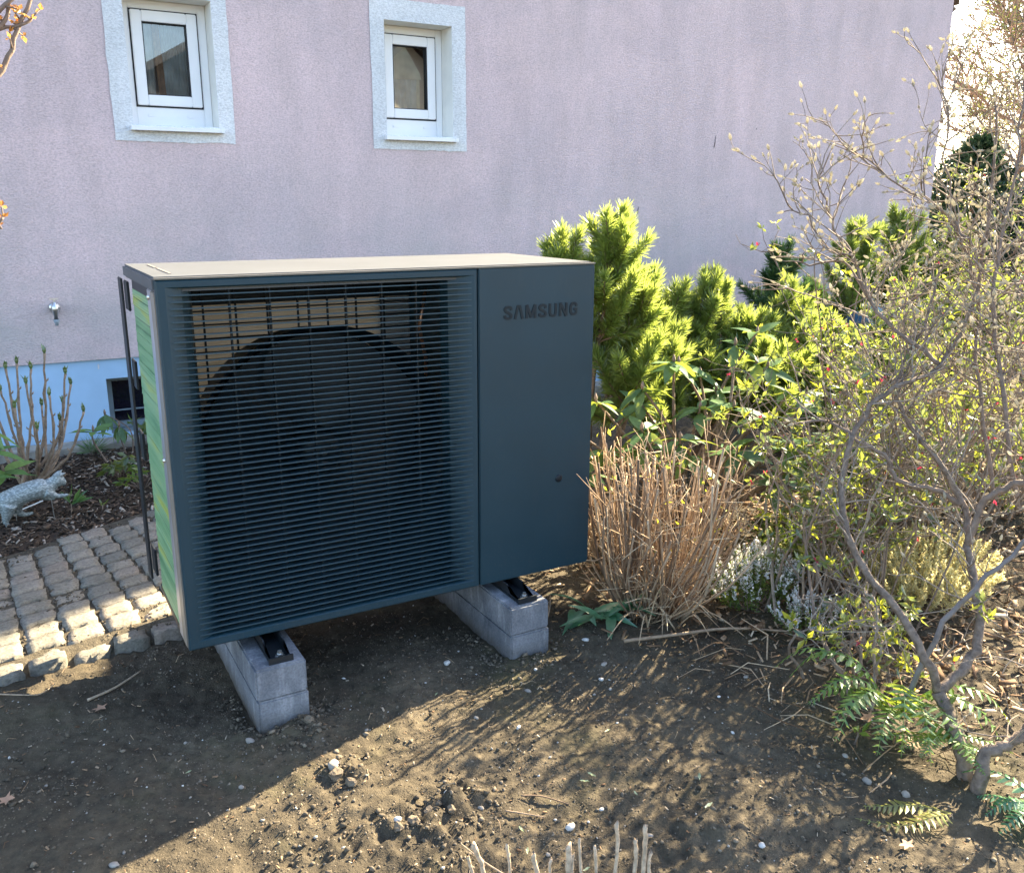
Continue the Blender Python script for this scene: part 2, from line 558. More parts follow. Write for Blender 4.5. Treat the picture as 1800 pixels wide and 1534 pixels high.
# plants
M_needle = leafy('pine_needles', (0.085, 0.15, 0.034), (0.23, 0.29, 0.065), (0.50, 0.60, 0.11), 0.62, 0.07, 0.4)
M_needle_d = leafy('dark_pine_needles', (0.03, 0.075, 0.03), (0.07, 0.13, 0.04), (0.14, 0.26, 0.05), 0.4, 0.05, 0.4)
M_conifer = leafy('dark_conifer', (0.018, 0.05, 0.028), (0.04, 0.085, 0.045), (0.05, 0.11, 0.04), 0.3, 0.05)
M_bark = simple('grey_brown_bark', (0.19, 0.142, 0.11), 0.9, 0, 0.3, 45, 0.5)
M_bark_g = simple('grey_brown_limb_bark', (0.17, 0.128, 0.098), 0.85, 0, 0.45, 55, 0.8)
M_pinebark = simple('pine_bark', (0.17, 0.12, 0.085), 0.95, 0, 0.4, 60, 0.6)
M_twig = mat_island('magnolia_twigs', [(0, (0.15, 0.115, 0.09)), (1, (0.35, 0.285, 0.225))])
M_bud = leafy('velvet_buds', (0.27, 0.25, 0.21), (0.48, 0.45, 0.38), (0.85, 0.82, 0.68), 0.5, 0.0)
M_cane = mat_island('tan_cut_canes', [(0, (0.20, 0.13, 0.08)), (0.5, (0.38, 0.275, 0.175)), (1, (0.55, 0.43, 0.29))])
def mat_cane_obj():
    t = NT('tan_cane')
    o = t.n('ObjectInfo')
    c = t.ramp(o.outputs['Random'], [(0, (0.12, 0.08, 0.055)), (0.5, (0.29, 0.205, 0.135)), (1, (0.48, 0.375, 0.265))])
    f = t.noise(40, 4, 0.6, t.coord((2, 2, 0.4)))
    c = t.mix(c, t.ramp(f, [(0.3, (0.6, 0.6, 0.6)), (0.65, (1.1, 1.1, 1.1))]), 0.8, 'MULTIPLY')
    t.pbr(c, 0.8, 0, t.bump(f, 0.3, 0.004), 0.3)
    return t.m
M_caneo = mat_cane_obj()
M_rleaf = leafy('rhododendron_leaf', (0.045, 0.115, 0.05), (0.11, 0.19, 0.065), (0.42, 0.48, 0.05), 0.32, 0.028, 0.5, False)
M_rleaf_y = leafy('young_rhododendron_leaf', (0.08, 0.19, 0.06), (0.18, 0.30, 0.08), (0.35, 0.5, 0.08), 0.35, 0.05, 0.4, False)
M_lime = leafy('lime_spring_leaf', (0.12, 0.17, 0.03), (0.34, 0.37, 0.05), (0.66, 0.66, 0.05), 0.5, 0.05)
M_olive = leafy('olive_small_leaf', (0.04, 0.085, 0.03), (0.15, 0.19, 0.05), (0.34, 0.40, 0.06), 0.42, 0.06)
M_crimson = leafy('crimson_bud', (0.30, 0.015, 0.05), (0.42, 0.04, 0.10), (0.6, 0.05, 0.1), 0.3, 0.04)
M_orange = leafy('orange_leaf_bud', (0.6, 0.22, 0.06), (0.75, 0.45, 0.12), (0.8, 0.4, 0.1), 0.4, 0.03)
M_fern = leafy('backlit_fern_green', (0.07, 0.17, 0.045), (0.16, 0.28, 0.06), (0.5, 0.6, 0.05), 0.45, 0.05)  # brighter and yellower, painting in the backlight on the fronds
M_fern_d = leafy('fern_dark', (0.04, 0.15, 0.06), (0.08, 0.21, 0.08), (0.15, 0.4, 0.1), 0.4, 0.06)
M_fern_y = leafy('fern_yellowing', (0.22, 0.24, 0.07), (0.30, 0.28, 0.10), (0.5, 0.5, 0.1), 0.4, 0.03)
M_lily = leafy('lily_leaf', (0.08, 0.24, 0.12), (0.14, 0.32, 0.16), (0.25, 0.5, 0.2), 0.3, 0.12, 0.3, False)
M_heath_f = leafy('heather_foliage', (0.05, 0.11, 0.025), (0.13, 0.19, 0.04), (0.3, 0.4, 0.05), 0.4, 0.03)
M_heath_w = leafy('white_heather_flower', (0.70, 0.70, 0.70), (0.85, 0.85, 0.85), (0.8, 0.8, 0.8), 0.3, 0.0)
M_dryh = leafy('straw_heather', (0.42, 0.38, 0.18), (0.72, 0.66, 0.40), (0.9, 0.84, 0.45), 0.4, 0.0)
M_grass = leafy('grass_blade', (0.05, 0.13, 0.05), (0.10, 0.2, 0.06), (0.25, 0.4, 0.08), 0.4, 0.05)
M_hbud = leafy('hydrangea_bud', (0.09, 0.15, 0.04), (0.16, 0.22, 0.06), (0.3, 0.4, 0.08), 0.3, 0.08)
M_hstem = simple('hydrangea_stem', (0.26, 0.19, 0.13), 0.85, 0, 0.35, 45, 0.4)

def mat_statue():
    t = NT('silver_grey_relief')
    v = t.coord((1, 1, 2.2))
    vo = t.n('TexVoronoi')
    vo.inputs['Scale'].default_value = 95
    t.l(v, vo.inputs['Vector'])
    c = t.ramp(vo.outputs['Distance'], [(0.1, (0.43, 0.49, 0.49)), (0.65, (0.17, 0.205, 0.21))])
    t.pbr(c, 0.5, 0.15, t.bump(vo.outputs['Distance'], -1.0, 0.02), 0.4)
    return t.m
M_statue = mat_statue()

# ------------------------------------------------------------------ SETTING: ground
def grid_axis(segs):
    out = []
    for a, b, st in segs:
        n = max(1, int(round((b - a) / st)))
        out.extend(list(np.linspace(a, b, n, endpoint=False)))
    out.append(segs[-1][1])
    return np.array(out)
gx = grid_axis([(-300, -30, 60), (-30, -4, 4), (-4, -0.9, 0.15), (-0.9, 2.2, 0.0105), (2.2, 5, 0.05), (5, 12, 0.5), (12, 40, 4), (40, 300, 60)])
gy = grid_axis([(-300, -30, 60), (-30, -4, 4), (-4, -1.7, 0.15), (-1.7, 0.75, 0.0105), (0.75, 3.3, 0.04), (3.3, 9, 0.6), (9, 40, 4), (40, 300, 60)])
GX, GY = np.meshgrid(gx, gy)
GZ = ground_h(GX, GY)
nx, ny = len(gx), len(gy)
idx = np.arange(nx * ny).reshape(ny, nx)
F = np.stack([idx[:-1, :-1], idx[:-1, 1:], idx[1:, 1:], idx[1:, :-1]], -1).reshape(-1, 4)
obj('ground', np_mesh('ground', np.stack([GX, GY, GZ], -1).reshape(-1, 3), F, M_soil, True), kind='structure')

# flower bed between the cobbles and the house
bx = np.arange(-2.2, 1.2, 0.03)
by = np.linspace(0, 1, 60)
BX, BT = np.meshgrid(bx, by)
b0 = path_back(BX)
BY = b0 + (3.02 - b0) * BT
def bed_h(x, y):
    return 0.020 + 0.025 * vnoise(x * 3 + 2, y * 3) + 0.02 * vnoise(x * 11, y * 11 + 7) + 0.012 * vnoise(x * 29, y * 29)
BZ = bed_h(BX, BY) * np.clip(BT * 12 + 0.3, 0, 1)
idx = np.arange(BX.size).reshape(BX.shape)
F = np.stack([idx[:-1, :-1], idx[:-1, 1:], idx[1:, 1:], idx[1:, :-1]], -1).reshape(-1, 4)
obj('flower_bed', np_mesh('flower_bed', np.stack([BX, BY, BZ], -1).reshape(-1, 3), F, M_bed, True), kind='structure')

# ------------------------------------------------------------------ SETTING: cobbled path
pv, pf = [], []
px = np.linspace(-2.2, 0.8, 40)
for x in px:
    pv += [(x, path_front(x) - 0.03, -0.03), (x, path_front(x) + 0.05, 0.032), (x, path_back(x) + 0.01, 0.032), (x, path_back(x) + 0.03, -0.03)]
for i in range(39):
    for k in range(3):
        a = i * 4 + k
        pf.append((a, a + 4, a + 5, a + 1))
path = obj('path', np_mesh('path', np.array(pv), np.array(pf), M_sand), kind='structure')

def cobble_mesh(quad, z0, top, j):
    """rough sett: domed, uneven top, bulging sides; quad = 4 corners in xy"""
    mb = MB()
    q = [Vector((a, b, 0)) for a, b in quad]
    n = 5
    vs = []
    for iy in range(n):
        for ix in range(n):
            u, v = ix / (n - 1), iy / (n - 1)
            p = (q[0] * (1 - u) + q[1] * u) * (1 - v) + (q[3] * (1 - u) + q[2] * u) * v
            edge = (ix in (0, n - 1)) + (iy in (0, n - 1))
            z = top - (0.0, 0.0022, 0.0045)[edge] + rnd.gauss(0, 0.0016)
            if edge:
                c = (q[0] + q[1] + q[2] + q[3]) / 4
                p = p + (c - p) * (0.02 * edge) + Vector((rnd.gauss(0, j), rnd.gauss(0, j), 0))
            vs.append((p.x, p.y, z))
    fs = [(iy * n + ix, iy * n + ix + 1, (iy + 1) * n + ix + 1, (iy + 1) * n + ix) for iy in range(n - 1) for ix in range(n - 1)]
    ring = [i for i in range(n)] + [n * k + n - 1 for k in range(1, n)] + [n * (n - 1) + k for k in range(n - 2, -1, -1)] + [n * k for k in range(n - 2, 0, -1)]
    o = len(vs)
    for i in ring:
        vs.append((vs[i][0], vs[i][1], z0))
    m = len(ring)
    for k in range(m):
        fs.append((ring[(k + 1) % m], ring[k], o + k, o + (k + 1) % m))
    mb.add(vs, fs)
    return mb.mesh('cobblestone', M_cobble, True)

def col_x(j, y):
    f = (y - 0.6) / 0.8
    return (-0.387 + 0.118 * j) * (1 - f) + (-0.425 + 0.101 * j) * f
ncob = 0
for j in range(-9, 9):
    y = path_front(col_x(j, 0.6)) + 0.075 + rnd.uniform(-0.02, 0.02)
    xm = col_x(j + 0.5, 0.7)
    while True:
        hgt = rnd.uniform(0.088, 0.112)
        xa, xb = col_x(j, y + hgt / 2), col_x(j + 1, y + hgt / 2)
        if y + hgt > path_back((xa + xb) / 2):
            break
        g = 0.004
        sl = 0.26
        gxs = rnd.uniform(0.0035, 0.007)
        quad = [(xa + gxs, y + g * 0.5), (xb - gxs, y + g * 0.5 + sl * (xb - xa)), (xb - gxs, y + hgt - g * 0.5 + sl * (xb - xa)), (xa + gxs, y + hgt - g * 0.5)]
        if max(b for a, b in quad) < path_back(xb) + 0.06 and (xb < 0.35 or y < 1.4):
            obj('cobblestone', cobble_mesh(quad, -0.02, 0.040 + rnd.gauss(0, 0.003), 0.0035), path)
            ncob += 1
        y += hgt
    # front edging sett, set lower and askew
    xa, xb = col_x(j, 0.6), col_x(j + 1, 0.6)
    yf = path_front((xa + xb) / 2) + rnd.uniform(-0.012, 0.012)
    quad = [(xa + 0.008, yf - 0.028), (xb - 0.008, yf - 0.010), (xb - 0.012, yf + 0.075), (xa + 0.012, yf + 0.062)]
    obj('cobblestone', cobble_mesh(quad, -0.05, 0.026 + rnd.gauss(0, 0.006), 0.005), path)

# ------------------------------------------------------------------ HOUSE
WY = 3.2                   # face of the house wall
HX0, HX1 = -7.0, 7.19
HZ = 5.9
house = thing('house', 'pink rendered house wall with two small white windows and a blue plinth', 'house', (0.1, 3.3, 0))

def wall_with_holes(x0, x1, z0, z1, y, holes, depth):
    xs = sorted({x0, x1, *[h[0] for h in holes], *[h[1] for h in holes]})
    zs = sorted({z0, z1, *[h[2] for h in holes], *[h[3] for h in holes]})
    mb = MB()
    for i in range(len(xs) - 1):
        for k in range(len(zs) - 1):
            cx, cz = (xs[i] + xs[i + 1]) / 2, (zs[k] + zs[k + 1]) / 2
            if any(h[0] < cx < h[1] and h[2] < cz < h[3] for h in holes):
                continue
            mb.add([(xs[i], y, zs[k]), (xs[i + 1], y, zs[k]), (xs[i + 1], y, zs[k + 1]), (xs[i], y, zs[k + 1])], [(0, 1, 2, 3)])
    return mb

WINS = [(0.33, 0.43), (1.81, 1.90)]        # surround left edge, opening left edge
OP_W, OP_Z0, OP_Z1 = 0.455, 1.775, 2.435
holes = [(o, o + OP_W, OP_Z0, OP_Z1) for s_, o in WINS]
bands = [(s_, s_ + 0.64, 1.69, 2.555) for s_, o in WINS]
wall = wall_with_holes(HX0, HX1, 0.51, HZ, WY, holes, 0.15)
wall.add([(HX1, WY, 0.0), (HX1, 12, 0.0), (HX1, 12, HZ), (HX1, WY, HZ)], [(0, 1, 2, 3)])
wall.add([(HX0, 12, 0.0), (HX0, WY, 0.0), (HX0, WY, HZ), (HX0, 12, HZ)], [(0, 1, 2, 3)])
wall.add([(HX1, 12, 0.0), (HX0, 12, 0.0), (HX0, 12, HZ), (HX1, 12, HZ)], [(0, 1, 2, 3)])
wall.add([(HX0, WY, 0.51), (HX1, WY, 0.51), (HX1, WY + 0.02, 0.51), (HX0, WY + 0.02, 0.51)], [(0, 3, 2, 1)])
obj('wall', wall.mesh('wall', M_wall), house)
# roof: gable with small overhang
rf = MB()
for ya, yb, za, zb in ((WY - 0.12, 7.6, HZ - 0.02, 8.7), (12.3, 7.6, HZ - 0.02, 8.7)):
    rf.add([(HX0 - 0.2, ya, za), (HX1 + 0.12, ya, za), (HX1 + 0.12, yb, zb), (HX0 - 0.2, yb, zb), (HX0 - 0.2, ya, za + 0.15), (HX1 + 0.12, ya, za + 0.15), (HX1 + 0.12, yb, zb + 0.15), (HX0 - 0.2, yb, zb + 0.15)],
           [(0, 1, 2, 3), (7, 6, 5, 4), (0, 4, 5, 1), (1, 5, 6, 2), (3, 2, 6, 7), (0, 3, 7, 4)])
for x in (HX0 + 0.01, HX1 - 0.01):
    rf.add([(x, WY, HZ), (x, 12, HZ), (x, 7.6, 8.7)], [(0, 1, 2)])
obj('roof', rf.mesh('roof', M_roof), house)
# plinth with the cellar window opening, 15 mm back from the render
CW = (0.153, 0.80, 0.075, 0.394)
pl = wall_with_holes(HX0, HX1 - 0.02, -0.1, 0.51, WY + 0.02, [CW], 0.15)
obj('plinth', pl.mesh('plinth', M_plinth), house)
def reveal(x0, x1, z0, z1, ya, yb):
    mb = MB()
    mb.add([(x0, ya, z0), (x0, yb, z0), (x0, yb, z1), (x0, ya, z1)], [(0, 1, 2, 3)])
    mb.add([(x1, ya, z0), (x1, yb, z0), (x1, yb, z1), (x1, ya, z1)], [(3, 2, 1, 0)])
    mb.add([(x0, ya, z1), (x1, ya, z1), (x1, yb, z1), (x0, yb, z1)], [(3, 2, 1, 0)])
    mb.add([(x0, ya, z0), (x1, ya, z0), (x1, yb, z0), (x0, yb, z0)], [(0, 1, 2, 3)])
    return mb
def ring(x0, x1, z0, z1, w, ya, yb, wb=None):
    """rectangular frame of width w (bottom wb)"""
    wb = w if wb is None else wb
    mb = MB()
    mb.box(x0, ya, z0, x0 + w, yb, z1)
    mb.box(x1 - w, ya, z0, x1, yb, z1)
    mb.box(x0 + w, ya, z0, x1 - w, yb, z0 + wb)
    mb.box(x0 + w, ya, z1 - w, x1 - w, yb, z1)
    return mb

def make_window(i):
    s_, o = WINS[i]
    x0, x1, z0, z1 = o, o + OP_W, OP_Z0, OP_Z1
    # painted surround, 4 mm proud of the pink render, cut round the opening
    sb = MB()
    bx0, bx1, bz0, bz1 = bands[i]
    ya, yb = WY - 0.004, WY - 0.0002
    for a in ((bx0, bz0, x0, bz1), (x1, bz0, bx1, bz1), (x0, bz0, x1, z0), (x0, z1, x1, bz1)):
        # slightly wavering outer paint edge
        n = 14
        for k in range(n):
            if a[2] - a[0] < a[3] - a[1]:
                za, zb = a[1] + (a[3] - a[1]) * k / n, a[1] + (a[3] - a[1]) * (k + 1) / n
                sb.add([(a[0], ya, za), (a[2], ya, za), (a[2], ya, zb), (a[0], ya, zb)], [(0, 1, 2, 3)])
            else:
                xa, xb = a[0] + (a[2] - a[0]) * k / n, a[0] + (a[2] - a[0]) * (k + 1) / n
                sb.add([(xa, ya, a[1]), (xb, ya, a[1]), (xb, ya, a[3]), (xa, ya, a[3])], [(0, 1, 2, 3)])
    jit = {}
    V2 = []
    for (x, y, z) in sb.V:
        key = (round(x, 4), round(z, 4))
        if key not in jit:
            dx = rnd.gauss(0, 0.0018) if (abs(x - bx0) < 1e-4 or abs(x - bx1) < 1e-4) else 0
            dz = rnd.gauss(0, 0.0018) if (abs(z - bz0) < 1e-4 or abs(z - bz1) < 1e-4) else 0
            jit[key] = (dx, dz)
        V2.append((x + jit[key][0], y, z + jit[key][1]))
    sb.V = V2
    lip = ring(bx0 + 0.003, bx1 - 0.003, bz0 + 0.003, bz1 - 0.003, 0.004, WY - 0.003, WY - 0.0004)
    sb.add(lip.V, lip.F)
    obj('window_surround', sb.mesh('window_surround', M_band), house)
    obj('window_reveal', reveal(x0, x1, z0, z1, WY - 0.004, WY + 0.32).mesh('window_reveal', M_reveal), house)
    fy = WY + 0.15
    win = obj('window', ring(x0 + 0.001, x1 - 0.001, z0 + 0.001, z1 - 0.001, 0.045, fy, fy + 0.06, 0.105).mesh('window', M_upvc, False, 0.003), house)
    sx0, sx1, sz0, sz1 = x0 + 0.047, x1 - 0.047, z0 + 0.108, z1 - 0.047
    obj('seal', ring(sx0, sx1, sz0, sz1, 0.006, fy - 0.002, fy + 0.05).mesh('seal', M_seal), win)
    obj('sash', ring(sx0 + 0.007, sx1 - 0.007, sz0 + 0.007, sz1 - 0.007, 0.056, fy - 0.016, fy + 0.045).mesh('sash', M_upvc, False, 0.004), win)
    gx0, gx1, gz0, gz1 = sx0 + 0.063, sx1 - 0.063, sz0 + 0.063, sz1 - 0.063
    obj('glazing_bead', ring(gx0, gx1, gz0, gz1, 0.005, fy - 0.012, fy + 0.03).mesh('glazing_bead', M_seal), win)
    g = MB()
    g.add([(gx0 + 0.004, fy + 0.012, gz0 + 0.004), (gx1 - 0.004, fy + 0.012, gz0 + 0.004), (gx1 - 0.004, fy + 0.012, gz1 - 0.004), (gx0 + 0.004, fy + 0.012, gz1 - 0.004)], [(0, 1, 2, 3)])
    obj('pane', g.mesh('pane', M_glass), win)
    for cx in (x0 + 0.12, x0 + 0.33):
        c = MB()
        c.box(cx - 0.017, fy - 0.004, z0 + 0.056, cx + 0.017, fy + 0.002, z0 + 0.070)
        obj('drain_cap', c.mesh('drain_cap', M_upvc, False, 0.002), win)
    # aluminium sill, sloping, with end caps
    sl = MB()
    sl.add([(x0 + 0.004, WY - 0.045, z0 - 0.010), (x1 - 0.002, WY - 0.045, z0 - 0.010), (x1 - 0.002, fy, z0 + 0.010), (x0 + 0.004, fy, z0 + 0.010),
            (x0 + 0.004, WY - 0.045, z0 - 0.030), (x1 - 0.002, WY - 0.045, z0 - 0.030), (x1 - 0.002, WY - 0.037, z0 - 0.030), (x0 + 0.004, WY - 0.037, z0 - 0.030),
            (x1 - 0.002, WY - 0.037, z0 - 0.014), (x0 + 0.004, WY - 0.037, z0 - 0.014), (x1 - 0.002, fy, z0 + 0.004), (x0 + 0.004, fy, z0 + 0.004)],
           [(0, 1, 2, 3), (4, 5, 1, 0), (7, 6, 5, 4), (9, 8, 6, 7), (11, 10, 8, 9), (0, 3, 11, 9), (0, 9, 7, 4), (1, 8, 10, 2), (1, 5, 6, 8)])
    for xa, xb in ((x0 - 0.018, x0 + 0.0035), (x1 - 0.0015, x1 + 0.020)):
        sl.box(xa, WY - 0.047, z0 - 0.030, xb, WY - 0.006, z0 - 0.006)
    obj('window_sill', sl.mesh('window_sill', M_upvc), house)
    # pleated curtain behind the glass, with added pieces imitating reflections
    def pleat(xa, xb, za, zb, y, n, amp, mat, nm='curtain', slope=0.0):
        c = MB()
        m = n * 6
        for k in range(m + 1):
            x = xa + (xb - xa) * k / m
            yy = y + amp * math.sin(k / 6 * 2 * math.pi) + rnd.gauss(0, amp * 0.15)
            c.V += [(x + slope * 0.3, yy, za), (x, yy, zb)]
        c.n = len(c.V)
        c.F = [(2 * k, 2 * k + 2, 2 * k + 3, 2 * k + 1) for k in range(m)]
        obj(nm, c.mesh(nm, mat, True), win)
    if i == 0:
        pleat(gx0 - 0.01, gx0 + 0.055, gz0 - 0.02, gz1 + 0.02, fy + 0.050, 2, 0.008, M_curtain)
        pleat(gx0 + 0.056, gx0 + 0.095, gz0 - 0.02, gz1 + 0.02, fy + 0.046, 1, 0.006, M_pane_brown, 'pane_strip', 0.05)  # stands in for a reflection, no real curtain edge
        pleat(gx0 + 0.097, gx1 + 0.01, gz0 - 0.02, gz1 + 0.02, fy + 0.062, 9, 0.006, M_curtain)
    else:
        pleat(gx0 - 0.01, gx1 - 0.045, gz0 - 0.02, gz1 - 0.19, fy + 0.062, 5, 0.008, M_curtain)
        v = MB()
        v.add([(gx0 - 0.01, fy + 0.040, gz1 - 0.20), (gx1 - 0.02, fy + 0.040, gz1 - 0.19), (gx1 - 0.03, fy + 0.040, gz1 - 0.15), (gx0 + 0.10, fy + 0.040, gz1 + 0.01), (gx0 - 0.01, fy + 0.040, gz1 + 0.01)], [(0, 1, 2, 3, 4)])
        obj('gable_reflection_sheet', v.mesh('gable_reflection_sheet', M_pane_cream), win)  # cream sheet cut like a gable to imitate its bright reflection
        pleat(gx1 - 0.052, gx1 - 0.028, gz0 - 0.02, gz1 - 0.15, fy + 0.052, 2, 0.006, M_pane_cream, 'pane_strip')
make_window(0)
make_window(1)

# cellar window in the plinth
obj('cellar_reveal', reveal(CW[0], CW[1], CW[2], CW[3], WY + 0.0205, WY + 0.30).mesh('cellar_reveal', M_bluegrey), house)
cw = obj('cellar_window', ring(CW[0] + 0.002, CW[1] - 0.002, CW[2] + 0.002, CW[3] - 0.002, 0.035, WY + 0.14, WY + 0.18).mesh('cellar_window', M_bluegrey, False, 0.003), house)
c = MB()
c.box(CW[0] + 0.04, WY + 0.165, CW[2] + 0.04, CW[1] - 0.04, WY + 0.17, CW[3] - 0.04)
obj('pane', c.mesh('pane', simple('dark_cellar_glass', (0.008, 0.008, 0.016), 0.08)), cw)
c = MB()
c.box(CW[0] + 0.037, WY + 0.132, CW[2] + 0.105, CW[1] - 0.037, WY + 0.139, CW[2] + 0.113)
obj('glazing_bar', c.mesh('glazing_bar', M_bluegrey), cw)
# chips and scars in the render
for (x, z, w, h) in ((4.56, 1.80, 0.014, 0.07), (4.568, 1.845, 0.008, 0.05), (3.856, 1.315, 0.012, 0.06), (4.98, 1.93, 0.012, 0.016), (4.72, 1.42, 0.007, 0.010), (5.5, 1.25, 0.006, 0.008)):
    m = MB()
    m.add([(x, WY - 0.003, z - h / 2), (x + w * 0.6, WY - 0.003, z - h * 0.1), (x + w, WY - 0.003, z + h / 2), (x + w * 0.3, WY - 0.003, z + h * 0.2), (x + 0.2 * w, WY + 0.002, z), (x + 0.7 * w, WY + 0.002, z + h * 0.1)],
          [(0, 1, 2, 3), (0, 4, 1), (2, 5, 3)])
    obj('wall_scar', m.mesh('wall_scar', M_crack), house)
m = MB()
m.add([(0.118, WY + 0.017, 0.455), (0.124, WY + 0.017, 0.452), (0.127, WY + 0.017, 0.475), (0.121, WY + 0.017, 0.485), (0.117, WY + 0.017, 0.478)], [(0, 1, 2, 3, 4)])
obj('paint_chip', m.mesh('paint_chip', M_band), house)
# downpipe at the far corner
m = MB()
m.tube([(HX1 + 0.06, WY + 0.05, 3.05), (HX1 + 0.06, WY + 0.05, 5.8)], 0.05, 10)
m.tube([(HX1 + 0.06, WY + 0.05, 3.05), (HX1 + 0.03, WY + 0.12, 2.98)], 0.05, 10)
obj('downpipe', m.mesh('downpipe', simple('brown_downpipe', (0.12, 0.075, 0.05), 0.5), True), house)

# two neighbours across the garden, behind the camera; they show as reflections in the panes
M_cream = simple('cream_render', (0.72, 0.66, 0.52), 0.9, 0, 0.06, 4)
M_slate = simple('dark_slate', (0.07, 0.075, 0.085), 0.7, 0, 0.25, 5)
def far_house(label, x0, x1, zw, za, wm, group='houses across the garden'):
    h = thing('neighbour_house', label, 'house', ((x0 + x1) / 2, -17, 0), group)
    m = MB()
    xm = (x0 + x1) / 2
    m.add([(x0, -14, 0), (x1, -14, 0), (x1, -14, zw), (xm, -14, za), (x0, -14, zw), (x0, -22, 0), (x1, -22, 0), (x1, -22, zw), (xm, -22, za), (x0, -22, zw)],
          [(4, 3, 2, 1, 0), (5, 6, 7, 8, 9), (0, 5, 9, 4), (1, 2, 7, 6)])
    obj('wall', m.mesh('wall', wm), h)
    m = MB()
    for xa in (x0, x1):
        d = 0.35 if xa < xm else -0.35
        m.add([(xa - d, -13.6, zw - 0.28), (xm, -13.6, za + 0.06), (xm, -22.4, za + 0.06), (xa - d, -22.4, zw - 0.28), (xa - d, -13.6, zw - 0.10), (xm, -13.6, za + 0.24), (xm, -22.4, za + 0.24), (xa - d, -22.4, zw - 0.10)],
              [(0, 1, 2, 3), (7, 6, 5, 4), (0, 4, 5, 1), (3, 2, 6, 7), (0, 3, 7, 4)])
    obj('roof', m.mesh('roof', M_slate), h)
far_house('dark gabled neighbour house mirrored in the left window pane', 1.2, 7.4, 3.1, 4.75, M_slate)
far_house('cream gabled neighbour house mirrored in the right window pane', 7.9, 11.4, 3.9, 5.3, M_cream)

# concrete strip along the foot of the house
m = MB()
for k in range(12):
    x0 = -2.2 + 0.5 * k
    m.box(x0 + 0.003, 3.02 + rnd.uniform(-0.006, 0.006), -0.05, x0 + 0.497, 3.19, 0.066 + rnd.uniform(-0.006, 0.006))
obj('edging_strip', m.mesh('edging_strip', M_concrete_edge, False, 0.006), kind='structure')

# ------------------------------------------------------------------ WALL TAP
tx, tz = -0.066, 0.80
tap = thing('garden_tap', 'small chrome garden tap sticking out of the pink wall above the plinth', 'tap', (tx, WY, tz))
m = MB()
m.lathe([(0.0, -0.045), (0.011, -0.045), (0.011, -0.02), (0.016, -0.018), (0.016, 0.0), (0.018, 0.004), (0.018, 0.030), (0.012, 0.034), (0.012, 0.048), (0.0, 0.048)], (tx, WY - 0.075, tz), 'z', 14)
m.tube([(tx, WY - 0.075, tz + 0.005), (tx, WY + 0.002, tz + 0.012)], 0.011, 10)
obj('tap_body', m.mesh('tap_body', M_steel, True), tap)
m = MB()
m.tube([(tx, WY - 0.075, tz + 0.046), (tx, WY - 0.075, tz + 0.064)], 0.005, 8)
m.box(tx - 0.022, WY - 0.082, tz + 0.062, tx + 0.022, WY - 0.068, tz + 0.068)
obj('tap_handle', m.mesh('tap_handle', M_steel, False, 0.0015), tap)
m = MB()
m.lathe([(0.0, -0.078), (0.009, -0.078), (0.009, -0.064), (0.013, -0.062), (0.015, -0.05), (0.015, -0.044)], (tx, WY - 0.075, tz), 'z', 14)
obj('hose_connector', m.mesh('hose_connector', simple('grey_plastic_connector', (0.30, 0.36, 0.42), 0.4), True), tap)
m = MB()
m.lathe([(0.028, -0.004), (0.028, -0.012), (0.012, -0.016)], (tx, WY, tz + 0.012), 'y', 16)
obj('wall_flange', m.mesh('wall_flange', M_steel, True), tap)

# ------------------------------------------------------------------ CONCRETE BLOCKS under the heat pump
def block(x0, z0, z1, dx, label, ry=0.0):
    m = MB()
    m.box(x0 + dx, -0.118, z0, x0 + dx + 0.137, 0.70, z1)
    obj('concrete_block', m.mesh('concrete_block', M_block, False, 0.005), None, label, 'concrete block', 'long concrete blocks carrying the heat pump')
block(0.141, -0.06, 0.0865, 0.0, 'lower grey concrete block half sunk in the soil below the heat pump grille')
block(0.141, 0.0885, 0.180, -0.002, 'upper grey concrete block under the black foot below the heat pump grille')
block(0.909, -0.06, 0.0865, 0.003, 'lower grey concrete block in the soil below the plain panel of the heat pump')
block(0.909, 0.0885, 0.180, 0.0, 'upper pale grey concrete block with the black foot under the plain panel side')

# ------------------------------------------------------------------ HEAT PUMP
Z0, Z1, HW, HD = 0.22, 1.197, 1.27, 0.55
pump = thing('heat_pump', 'large dark anthracite outdoor heat pump with a wide slatted fan grille', 'heat pump', (0.635, 0.27, Z0))
SEAM = 0.866
# grille frame: flat rim, then a surround that dishes back into the opening
def grille_frame():
    loops = []
    #      x0,   x1,    z0,    z1,   y
    rimt, rimb = 0.020, 0.022
    L = [(0.000, SEAM - 0.002, Z0, Z1 - 0.006, 0.02), (0.0, SEAM - 0.002, Z0, Z1 - 0.006, 0.004), (0.004, SEAM - 0.004, Z0 + 0.004, Z1 - 0.010, 0.0),
         (0.022, SEAM - 0.012, Z0 + rimb, Z1 - 0.024, 0.0), (0.040, SEAM - 0.030, Z0 + rimb + 0.003, Z1 - 0.027, 0.005),
         (0.062, SEAM - 0.056, Z0 + rimb + 0.005, Z1 - 0.030, 0.016), (0.082, SEAM - 0.080, Z0 + rimb + 0.007, Z1 - 0.033, 0.032), (0.092, SEAM - 0.092, Z0 + rimb + 0.008, Z1 - 0.034, 0.060)]
    m = MB()
    for (a, b, c, d, y) in L:
        m.V += [(a, y, c), (b, y, c), (b, y, d), (a, y, d)]
    m.n = len(m.V)
    for i in range(len(L) - 1):
        for k in range(4):
            m.F.append((i * 4 + k, i * 4 + (k + 1) % 4, (i + 1) * 4 + (k + 1) % 4, (i + 1) * 4 + k))
    return m
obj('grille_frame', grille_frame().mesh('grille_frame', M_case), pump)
NS = 56
sz0, sz1 = Z0 + 0.030, Z1 - 0.036
sm = MB()
